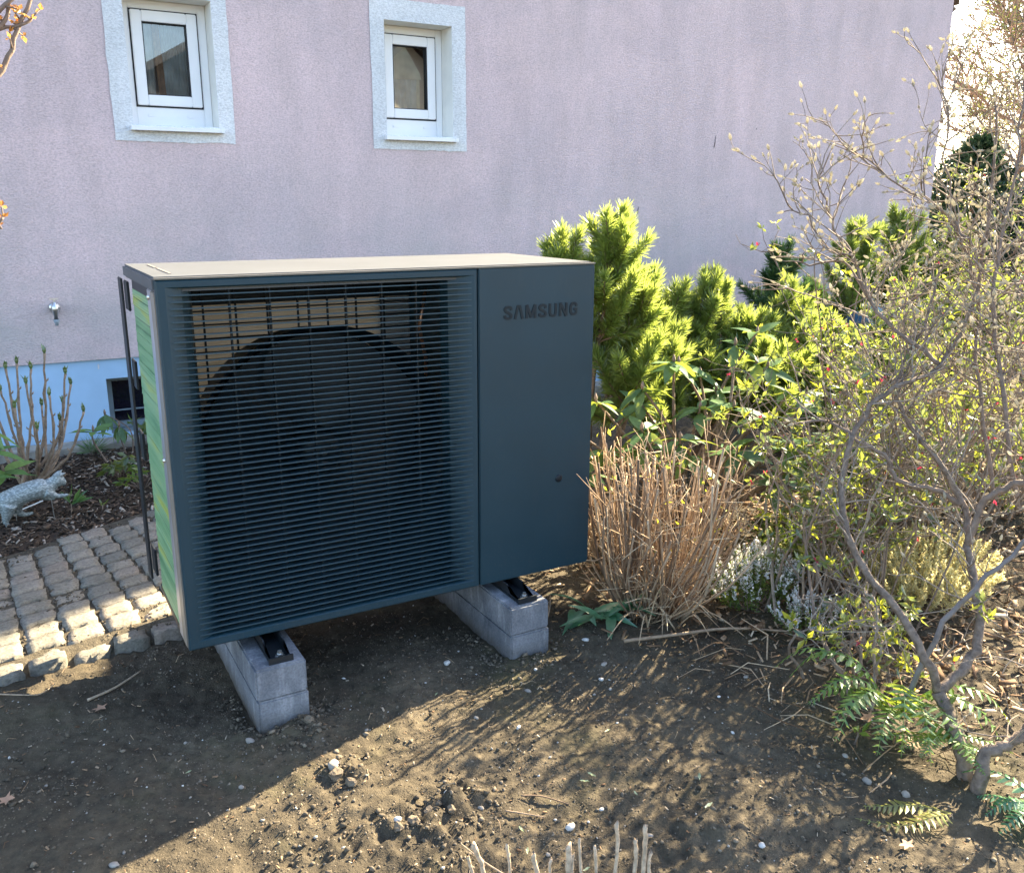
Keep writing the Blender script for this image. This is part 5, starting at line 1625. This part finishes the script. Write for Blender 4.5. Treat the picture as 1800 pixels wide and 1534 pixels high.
# ---- trees beyond the house corner
def bare_tree(label, base, h, spread, nl, mat):
    t = thing('garden_tree', label, 'tree', base)
    tw = MB()
    b = Vector(base)
    top = b + Vector((0.1, 0, h))
    m = MB()
    sp = smoothpath([b - Vector((0, 0, 0.1)), b + Vector((0.05, 0, h * 0.5)), top], 8, 0.01)
    m.tube(sp, [0.07 * (1 - 0.85 * i / len(sp)) for i in range(len(sp))], 8)
    obj('trunk', m.mesh('trunk', M_bark, True), t)
    leaves = []
    for i in range(64):
        f = 0.25 + 0.75 * i / 64
        p = sp[min(len(sp) - 1, int(f * (len(sp) - 1)))]
        a = rnd.uniform(0, 6.28)
        L = spread * (1.15 - 0.7 * f) * rnd.uniform(0.7, 1.2)
        d = Vector((math.cos(a), math.sin(a), rnd.uniform(0.25, 0.9))).normalized()
        q = [p]
        for s_ in range(8):
            d = (d + Vector((rnd.gauss(0, .12), rnd.gauss(0, .12), rnd.gauss(.03, .1)))).normalized()
            q.append(q[-1] + d * L / 8)
            if s_ > 1:
                for _ in range(6):
                    dd = (d + Vector((rnd.gauss(0, .8), rnd.gauss(0, .8), rnd.gauss(.2, .7)))).normalized()
                    e = [q[-1]]
                    for u in range(5):
                        dd = (dd + Vector((rnd.gauss(0, .2), rnd.gauss(0, .2), rnd.gauss(0, .2)))).normalized()
                        e.append(e[-1] + dd * L * 0.075)
                        leaves.append(e[-1])
                    tw.tube(e, [0.008, 0.007, 0.006, 0.0055, 0.005, 0.004], 3, False)
        tw.tube(q, [0.018 * (1 - 0.8 * k / 8) + 0.003 for k in range(9)], 4, False)
    obj('branches', tw.mesh('branches', M_twig), t, kind='stuff')
    P = np.repeat(np.array([tuple(e) for e in leaves]), nl, 0) + rng.normal(0, 0.02, (len(leaves) * nl, 3))
    V, F = leaf_cloud(P, rng.normal(0, 1, P.shape), rng.uniform(0.025, 0.05, len(P)), rng.uniform(0.015, 0.025, len(P)))
    obj('leaf_buds', np_mesh('leaf_buds', V, F, mat), t, kind='stuff')
    return t
bare_tree('tree just coming into leaf against the bright sky beyond the house corner', (11.3, 4.6, 0), 5.6, 2.2, 2, M_olive)
bare_tree('second thinner tree in bud further back in the gap beside the house', (14.5, 7.0, 0), 6.5, 2.6, 2, M_olive)

def conifer(label, base, h, r, n, mat):
    t = thing('conifer', label, 'conifer', base)
    m = MB()
    m.tube([(base[0], base[1], -0.1), (base[0], base[1], h * 0.9)], [0.08, 0.02], 8)
    obj('trunk', m.mesh('trunk', M_pinebark), t)
    f = rng.random(n) ** 1.3
    a = rng.uniform(0, 6.28, n)
    lump = 1 + 0.25 * np.sin(a * 3 + f * 9) + 0.2 * np.sin(a * 7 - f * 17)
    rr = r * (1 - f ** 1.6) ** 0.8 * (0.35 + 0.65 * np.sqrt(rng.random(n))) * lump
    P = np.stack([base[0] + rr * np.cos(a), base[1] + rr * np.sin(a), base[2] + 0.05 + f * h], 1)
    D = np.stack([np.cos(a), np.sin(a), rng.normal(0.2, .5, n)], 1) + rng.normal(0, .5, (n, 3))
    V, F = leaf_cloud(P, D, rng.uniform(0.06, 0.14, n), rng.uniform(0.025, 0.05, n))
    obj('foliage', np_mesh('foliage', V, F, mat), t, kind='stuff')
    return t
conifer('slim dark conifer right beside the far house corner', (9.75, 4.5, 0), 2.05, 0.95, 9000, M_conifer)
conifer('wide dark conifer behind the bare shrub at the right edge', (10.7, 3.7, 0), 1.75, 1.2, 10000, M_conifer)
conifer('low bushy conifer at the far right behind the twiggy shrubs', (8.6, 2.0, 0), 1.35, 0.9, 8000, M_needle_d)

def hedge(label, base, ext, h, n, mat):
    t = thing('evergreen_hedge', label, 'hedge', base)
    P = np.stack([rng.uniform(-1, 1, n), rng.uniform(-1, 1, n), rng.random(n)], 1)
    top = h * (0.75 + 0.5 * vnoise(P[:, 0] * 9 + 40, P[:, 1] * 3 + 9))
    P = np.stack([base[0] + P[:, 0] * ext[0], base[1] + P[:, 1] * ext[1], P[:, 2] * top], 1)
    V, F = leaf_cloud(P, rng.normal(0, 1, (n, 3)) + np.array([0, 0, 0.4]), rng.uniform(0.05, 0.11, n), rng.uniform(0.025, 0.05, n))
    obj('foliage', np_mesh('foliage', V, F, mat), t, kind='stuff')
    st = MB()
    for i in range(30):
        x, y = base[0] + rnd.uniform(-1, 1) * ext[0], base[1] + rnd.uniform(-1, 1) * ext[1]
        st.tube([(x, y, -0.05), (x + rnd.gauss(0, .1), y + rnd.gauss(0, .1), h * 0.8)], [0.02, 0.006], 5)
    obj('stems', st.mesh('stems', M_bark), t)
    return t
hedge('long evergreen hedge closing the garden at the far right', (13.0, 0.5, 0), (0.7, 7.0), 2.1, 26000, M_olive)

# ---- dark blue glazed ball on a stake between the pines
gb = thing('garden_ball', 'dark blue glazed ball glimpsed through the twigs in front of the house corner', 'garden ball', (4.6, 1.75, 0))
m = MB().lathe([(0.085 * math.sin(math.pi * i / 16), 0.60 - 0.085 * math.cos(math.pi * i / 16)) for i in range(17)], (4.6, 1.75, 0), 'z', 24)
obj('ball', m.mesh('ball', simple('blue_glaze', (0.02, 0.07, 0.11), 0.12), True), gb)
m = MB().tube([(4.6, 1.75, -0.05), (4.6, 1.75, 0.53)], 0.01, 8)
obj('stake', m.mesh('stake', M_steel), gb)

# ==================================================================  LITTER AND STONES
ICO = None
def ico():
    global ICO
    if ICO is None:
        bm = bmesh.new()
        bmesh.ops.create_icosphere(bm, subdivisions=1, radius=1)
        ICO = (np.array([v.co[:] for v in bm.verts]), np.array([[v.index for v in f.verts] for f in bm.faces]))
        bm.free()
    return ICO
def lump_cloud(P, S3, jitter=0.28):
    V0, F0 = ico()
    n = len(P); m = len(V0)
    V = V0[None] * (1 + rng.normal(0, jitter, (n, m, 1)))
    th = rng.uniform(0, 6.28, n)
    V = V * S3[:, None, :]
    c, s_ = np.cos(th)[:, None], np.sin(th)[:, None]
    X = V[..., 0] * c - V[..., 1] * s_; Y = V[..., 0] * s_ + V[..., 1] * c
    V = np.stack([X, Y, V[..., 2]], -1) + P[:, None, :]
    F = F0[None] + (np.arange(n) * m)[:, None, None]
    return V.reshape(-1, 3), F.reshape(-1, 3)
def scatter(n, x0, x1, y0, y1, bias=None):
    x = rng.uniform(x0, x1, n); y = rng.uniform(y0, y1, n)
    keep = ~((x < 0.78) & (y > path_front(x) - 0.04))
    keep &= ~((x > 0.13) & (x < 0.29) & (y > -0.13) & (y < 0.71)) & ~((x > 0.90) & (x < 1.06) & (y > -0.13) & (y < 0.71))
    if bias is not None:
        keep &= rng.random(n) < bias(x, y)
    return x[keep], y[keep]
clump = lambda x, y: np.clip(0.35 + 1.6 * vnoise(x * 4 + 1, y * 4 + 2) + 1.0 * vnoise(x * 15, y * 15), 0.04, 1)
x, y = scatter(22000, -0.8, 2.3, -1.5, 0.75, clump)
s_ = np.exp(rng.normal(math.log(0.0024), 0.5, len(x)))
s_ = np.clip(s_, 0.001, 0.008)
V, F = lump_cloud(np.stack([x, y, ground_h(x, y) + s_ * 0.35], 1), np.stack([s_, s_ * rng.uniform(.6, 1, len(x)), s_ * rng.uniform(.5, .9, len(x))], 1))
obj('soil_crumbs', np_mesh('soil_crumbs', V, F, M_crumb), kind='stuff')
x, y = scatter(95000, -0.75, 2.2, -1.45, 0.75, lambda x, y: np.clip(0.55 + 1.5 * vnoise(x * 6 + 8, y * 6 + 2) + 0.8 * vnoise(x * 21, y * 21), 0.12, 1))
n = len(x)
s_ = np.clip(np.exp(rng.normal(math.log(0.0017), 0.4, n)), 0.0008, 0.0045)
O8 = np.array([(1, 0, 0), (0, 1, 0), (-1, 0, 0), (0, -1, 0), (0, 0, 1.0)])
F8 = np.array([(0, 1, 4), (1, 2, 4), (2, 3, 4), (3, 0, 4)])
th = rng.uniform(0, 6.28, n)
V = O8[None] * s_[:, None, None] * (1 + rng.normal(0, 0.3, (n, 5, 1)))
c_, q_ = np.cos(th)[:, None], np.sin(th)[:, None]
V = np.stack([V[..., 0] * c_ - V[..., 1] * q_, V[..., 0] * q_ + V[..., 1] * c_, V[..., 2] * 0.9], -1) + np.stack([x, y, ground_h(x, y) + 0.0001], 1)[:, None, :]
F = (F8[None] + (np.arange(n) * 5)[:, None, None]).reshape(-1, 3)
obj('fine_crumbs', np_mesh('fine_crumbs', V.reshape(-1, 3), F, M_crumb), kind='stuff')
# crumbly heaps round the blocks and mounds
hx, hy_, hs = [], [], []
for mx, my, mr, mh in MOUNDS + [(0.20, -0.15, 0.06, 0), (0.31, -0.08, 0.035, 0), (0.12, -0.06, 0.03, 0), (0.12, 0.08, 0.03, 0), (0.31, 0.08, 0.03, 0), (0.98, -0.15, 0.06, 0), (0.88, -0.06, 0.03, 0), (0.88, 0.08, 0.03, 0), (1.07, -0.06, 0.03, 0)]:
    k = 85
    hx.append(rng.normal(mx, mr * 0.8, k)); hy_.append(rng.normal(my, mr * 0.8, k)); hs.append(np.clip(np.exp(rng.normal(math.log(0.0036), 0.5, k)), 0.0015, 0.0085))
x = np.concatenate(hx); y = np.concatenate(hy_); s_ = np.concatenate(hs)
ok = ~((x > 0.135) & (x < 0.285) & (y > -0.125)) & ~((x > 0.90) & (x < 1.055) & (y > -0.125))
x, y, s_ = x[ok], y[ok], s_[ok]
V, F = lump_cloud(np.stack([x, y, ground_h(x, y) + s_ * 0.4], 1), np.stack([s_, s_ * rng.uniform(.6, 1, len(x)), s_ * rng.uniform(.5, .9, len(x))], 1))
obj('soil_clods', np_mesh('soil_clods', V, F, M_crumb), kind='stuff')
x, y = scatter(1100, -0.8, 2.2, -1.5, 0.7)
s_ = np.clip(np.exp(rng.normal(math.log(0.0019), 0.5, len(x))), 0.0009, 0.006)
V, F = lump_cloud(np.stack([x, y, ground_h(x, y) + s_ * 0.4], 1), np.stack([s_, s_ * rng.uniform(.5, 1, len(x)), s_ * rng.uniform(.35, .7, len(x))], 1), 0.2)
obj('pale_grit', np_mesh('pale_grit', V, F, M_grit), kind='stuff')
# grit in the joints of the path
x = rng.uniform(-0.6, 0.3, 2600); y = rng.uniform(0.6, 1.7, 2600)
ok = (y > path_front(x)) & (y < path_back(x))
x, y = x[ok], y[ok]
s_ = np.clip(np.exp(rng.normal(math.log(0.0028), 0.4, len(x))), 0.0015, 0.006)
V, F = lump_cloud(np.stack([x, y, 0.032 + 0.004 * rng.random(len(x))], 1), np.stack([s_] * 3, 1))
obj('joint_grit', np_mesh('joint_grit', V, F, M_crumb), kind='stuff')

def flake_cloud(P, L, Wd, tilt, th=None):
    n = len(P)
    a = rng.uniform(0, 6.28, n) if th is None else th
    d = np.stack([np.cos(a), np.sin(a), rng.normal(0, tilt, n)], 1); d /= np.linalg.norm(d, axis=1, keepdims=True)
    s_ = np.stack([-np.sin(a), np.cos(a), rng.normal(0, tilt, n)], 1); s_ /= np.linalg.norm(s_, axis=1, keepdims=True)
    L = L[:, None]; Wd = Wd[:, None]
    q = [P - d * L / 2 - s_ * Wd * .4, P + d * L / 2 - s_ * Wd * .25, P + d * L / 2 + s_ * Wd * .5, P - d * L / 2 + s_ * Wd * .45]
    up_ = np.array([0, 0, 1.0]) * np.minimum(Wd, L) * 0.22
    V = np.stack(q + [k + up_ for k in q], 1).reshape(-1, 3)
    f0 = np.array([[0, 3, 2, 1], [4, 5, 6, 7], [0, 1, 5, 4], [1, 2, 6, 5], [2, 3, 7, 6], [3, 0, 4, 7]])
    F = (f0[None] + (np.arange(n) * 8)[:, None, None]).reshape(-1, 4)
    return V, F
# bark chips in the flower bed
n = 7500
x = rng.uniform(-0.75, 0.75, n); t_ = rng.random(n)
y = path_back(x) + (3.02 - path_back(x)) * t_
L = rng.uniform(0.008, 0.034, n)
V, F = flake_cloud(np.stack([x, y, bed_h(x, y) * np.clip(t_ * 12 + 0.3, 0, 1) + 0.005], 1), L, L * rng.uniform(0.2, 0.6, n), 0.4)
obj('bark_chips', np_mesh('bark_chips', V, F, M_chip), kind='stuff')
x, y = scatter(2200, -0.75, 2.0, -1.45, 0.6)
L = rng.uniform(0.003, 0.013, len(x))
V, F = flake_cloud(np.stack([x, y, ground_h(x, y) + 0.003], 1), L, L * rng.uniform(0.12, 0.5, len(x)), 0.35)
obj('litter_flecks', np_mesh('litter_flecks', V, F, M_litter), kind='stuff')
# dry litter under the shrubs at the right
x = rng.uniform(1.25, 4.2, 7000); y = rng.uniform(-1.2, 1.2, 7000)
ok = rng.random(7000) < np.clip((x - 1.25 + 0.35 * (y + 0.3)) * 1.5, 0.0, 1)
ok &= ~((x < 1.32) & (y > -0.1))
x, y = x[ok], y[ok]
L = rng.uniform(0.012, 0.05, len(x))
V, F = flake_cloud(np.stack([x, y, ground_h(x, y) + 0.008 + 0.03 * rng.random(len(x)) ** 2], 1), L, L * rng.uniform(0.08, 0.5, len(x)), 0.45)
obj('leaf_litter', np_mesh('leaf_litter', V, F, M_litter), kind='stuff')
# fallen twigs, thin, everywhere under the shrubs and a few on the bare soil
tw = MB()
for i in range(620):
    x, y = (rnd.uniform(1.4, 3.4), rnd.uniform(-1.15, 0.6)) if i < 520 else (rnd.uniform(-0.55, 1.5), rnd.uniform(-1.2, 0.5))
    if i >= 520 and ((0.1 < x < 0.32 or 0.87 < x < 1.09) and y > -0.16): continue
    a = rnd.uniform(0, 6.28); L = rnd.uniform(0.03, 0.20) if i < 520 else rnd.uniform(0.015, 0.05)
    z = gh(x, y) + 0.004
    e = Vector((x + math.cos(a) * L, y + math.sin(a) * L, gh(x + math.cos(a) * L, y + math.sin(a) * L) + rnd.uniform(0.003, 0.05 if i < 520 else 0.008)))
    mm = Vector((x, y, z)).lerp(e, 0.5) + Vector((rnd.gauss(0, .12) * L, rnd.gauss(0, .12) * L, 0.006 + 0.05 * L))
    r_ = rnd.uniform(0.0007, 0.0026) if i < 520 else rnd.uniform(0.0005, 0.0012)
    tw.tube([(x, y, z), mm, e], [r_, r_, r_ * 0.6], 4, False)
obj('twig_litter', tw.mesh('twig_litter', M_litter), kind='stuff')

# countable stones
def stone(x, y, r_, label, mat, flat=0.65, group='stones lying on the bare soil'):
    bm = bmesh.new()
    bmesh.ops.create_icosphere(bm, subdivisions=2, radius=1)
    ax = (rnd.uniform(0.8, 1.25), rnd.uniform(0.65, 0.95), flat * rnd.uniform(0.85, 1.1))
    ph = [rnd.uniform(0, 6.28) for _ in range(6)]
    for v in bm.verts:
        p = v.co
        f = 1 + 0.12 * math.sin(3 * p.x + ph[0]) * math.sin(2.5 * p.y + ph[1]) + 0.10 * math.sin(5 * p.z + 2 * p.x + ph[2]) + rnd.gauss(0, 0.11 if mat is M_clod else 0.03)
        v.co = Vector((p.x * ax[0], p.y * ax[1], p.z * ax[2])) * f * r_
    me = bpy.data.meshes.new('stone')
    bm.to_mesh(me); bm.free()
    me.materials.append(mat)
    if mat is not M_clod: me.shade_smooth()
    return obj('stone', me, None, label, 'stone', group, M=Matrix.Translation((x, y, gh(x, y) + r_ * flat * 0.35)) @ Matrix.Rotation(rnd.uniform(0, 6.28), 4, 'Z'))
STN = [(0.73, -0.04, 0.014, 'white stone on the dark soil halfway between the two block stacks', 1), (0.87, -0.29, 0.011, 'grey stone just above the thin sunlit strip', 0), (1.16, -0.26, 0.013, 'flat pale stone right of the right block stack', 0),
       (0.67, -0.35, 0.010, 'pale stone at the upper edge of the sunlit strip', 0), (0.45, -0.63, 0.011, 'bluish white pebble on the sunlit soil left of the earth clods', 1), (0.25, -0.40, 0.020, 'rounded tan stone on top of the earth heap at the shadow edge', 0),
       (-0.04, -0.05, 0.008, 'small brown stone in the shade left of the left blocks', 0), (0.11, -0.13, 0.013, 'round pale stone at the foot of the left block stack', 0), (0.65, -0.85, 0.013, 'bright bluish white stone in the shade behind the cut stalks', 1),
       (0.74, -0.46, 0.009, 'small white stone in the shade below the sunlit strip', 1), (0.75, -0.83, 0.008, 'white egg-shaped pebble right of the bluish white stone', 1), (0.04, -0.33, 0.009, 'pale pebble near the bottom left shadow edge', 0),
       (-0.26, -0.46, 0.014, 'pale cracked stone at the bottom left of the photo', 0), (0.79, -0.96, 0.009, 'grey pebble right of the tallest cut stalk', 0), (0.98, -1.11, 0.011, 'white pebble at the bottom edge right of the stalks', 1), (1.48, -0.54, 0.010, 'pale stone by the edge of the shrub bed', 0),
       (1.42, -1.14, 0.014, 'brown stone beside the fallen fern fronds', 0), (1.38, -1.06, 0.015, 'flat tan stone left of the small seedling', 0), (1.42, -0.96, 0.011, 'square pale stone in front of the sunlit fern', 0), (0.50, -0.70, 0.010, 'grey stone in the middle of the earth clods', 0), (0.56, -0.90, 0.008, 'brown pebble directly behind the row of stalks', 0),
       (0.31, -0.66, 0.010, 'white stone stuck in the sunlit clods', 1), (1.20, -0.10, 0.012, 'white stone under the heat pump corner beside the lance leaves', 1), (1.10, -0.33, 0.010, 'egg-shaped white stone just in front of the right blocks', 1), (0.95, -0.20, 0.008, 'small white stone piled at the foot of the right blocks', 1)]
for x, y, r_, lab, w in STN:
    stone(x, y, r_ * 0.82, lab, M_stone_w if w else M_stone)
CL = [(0.245, -0.435, 0.024, 'dark earth clod under the rounded tan stone'), (0.27, -0.47, 0.020, 'small crumbly clod at the lower side of the earth heap'), (0.34, -0.68, 0.022, 'large lit earth clod in the sunlit foreground'), (0.385, -0.665, 0.020, 'earth clod casting a shadow beside the large lit clod'), (0.30, -0.69, 0.016, 'crumbly clod at the left of the sunlit group'), (0.43, -0.69, 0.018, 'earth clod at the right end of the sunlit group'), (0.26, -0.165, 0.022, 'dark clod leaning against the left block stack')]
for x, y, r_, lab in CL:
    o = stone(x, y, r_ * 0.75, lab, M_clod, 0.75, 'earth clods')
    o.name = 'earth_clod'
    o['category'] = 'clod'

# countable fallen leaves and sticks
def deadleaf(x, y, size, label, a, mat=M_dead, lobed=True, name='fallen_leaf'):
    m = MB()
    n = 14
    z = gh(x, y) + 0.010
    m.V.append((0, 0, 0.004))
    for k in range(n):
        t = 2 * math.pi * k / n
        r_ = (0.5 + (0.22 * math.cos(5 * t) if lobed else 0.0)) * (1 + rnd.gauss(0, 0.06))
        m.V.append((r_ * math.cos(t) * (1.25 if lobed else 1.5), r_ * math.sin(t) * (0.9 if lobed else 0.42), 0.10 * rnd.random() + (0.10 if k % 3 == 0 else 0)))
    m.n = n + 1
    m.F = [(0, 1 + k, 1 + (k + 1) % n) for k in range(n)]
    m.tube([(-0.62 if not lobed else -0.7, 0, 0.02), (-0.9, 0.08, 0.05)], 0.018, 4)
    return obj(name, m.mesh(name, mat, True), None, label, 'leaf', 'fallen leaves on the ground', M=Matrix.Translation((x, y, z)) @ Matrix.Rotation(a, 4, 'Z') @ Matrix.Scale(size, 4))
for x, y, s_, a, lab in ((-0.22, 0.21, 0.030, 0.5, 'holed dry brown leaf on the shaded soil left of the left blocks'), (-0.455, -0.13, 0.030, 1.2, 'dry brown leaf at the left edge of the bare soil'), (1.60, -1.02, 0.036, 2.0, 'lobed brown leaf under the hanging fern'), (1.60, -0.88, 0.036, 0.4, 'curled brown leaf half hidden in the sunlit fern'), (1.36, -1.22, 0.030, 0.2, 'pinkish curled leaf between the fallen fern fronds'), (1.25, -1.27, 0.026, 0.1, 'tan curled leaf at the bottom edge below the fallen fronds')):
    deadleaf(x, y, s_, lab, a)
for x, y, s_, a, lab in ((1.01, -0.87, 0.017, 0.9, 'curved green leaf on the dappled soil'), (0.95, -0.97, 0.018, 0.2, 'pale folded green leaf in the lower dappled light'), (0.79, -0.73, 0.015, 1.9, 'upright green leaf of a pair in the shade'), (0.765, -0.735, 0.015, 2.5, 'lower green leaf of a pair in the shade'), (0.84, -0.84, 0.012, 1.4, 'tiny pale leaf right of the white pebble'), (0.54, -0.82, 0.014, 1.6, 'green oval leaf just above the cut stalks'), (0.52, -0.88, 0.014, 1.0, 'yellow leaf between the left cut stalks'), (0.60, -0.99, 0.013, 0.1, 'pale leaf lying right of the tallest cut stalk'), (-0.06, -0.21, 0.011, 0.4, 'small green leaf on the shaded soil below the left blocks'), (0.62, -0.20, 0.010, 0.7, 'thin green leaf on the dark soil between the stacks'), (0.93, -0.60, 0.012, 0.2, 'small pale leaf in the dappled light right of the strip')):
    deadleaf(x, y, s_, lab, a, M_fresh, False)
def stick(pts, r_, label, mat=M_caneo):
    m = MB()
    q = smoothpath([(x, y, gh(x, y) + r_ + dz) for x, y, dz in pts], 4)
    n = len(q)
    m.tube(q, [r_ * (1 - 0.5 * i / n) for i in range(n)], 6)
    return obj('fallen_stick', m.mesh('fallen_stick', mat, True), None, label, 'stick', 'sticks lying on the soil')
stick([(-0.245, 0.285, 0.004), (-0.17, 0.325, 0.006), (-0.09, 0.385, 0.008)], 0.0042, 'bright tan stick lying below the path at the left')
stick([(0.60, -0.715, 0.003), (0.645, -0.735, 0.006), (0.69, -0.78, 0.003)], 0.0022, 'bent dark twig in the shade behind the stalks')
stick([(0.54, -0.745, 0.003), (0.575, -0.765, 0.004), (0.62, -0.79, 0.003)], 0.0024, 'short brown twig left of the bluish white stone')
stick([(-0.47, 0.40, 0.005), (-0.41, 0.37, 0.012), (-0.36, 0.375, 0.006), (-0.32, 0.42, 0.01)], 0.0022, 'forked pale twig below the cobbles at the left edge', M_caneo)
stick([(1.28, -0.20, 0.02), (1.45, -0.26, 0.03), (1.62, -0.32, 0.02), (1.80, -0.44, 0.015)], 0.0062, 'long pale cane lying in front of the cut cane clump')
stick([(1.10, 0.0, 0.02), (1.16, 0.06, 0.04), (1.22, 0.15, 0.05)], 0.004, 'tan twig touching the corner of the right upper block')
stick([(0.46, -0.93, 0.005), (0.42, -0.88, 0.02), (0.40, -0.80, 0.01)], 0.002, 'wiry brown twig left of the cut stalks')
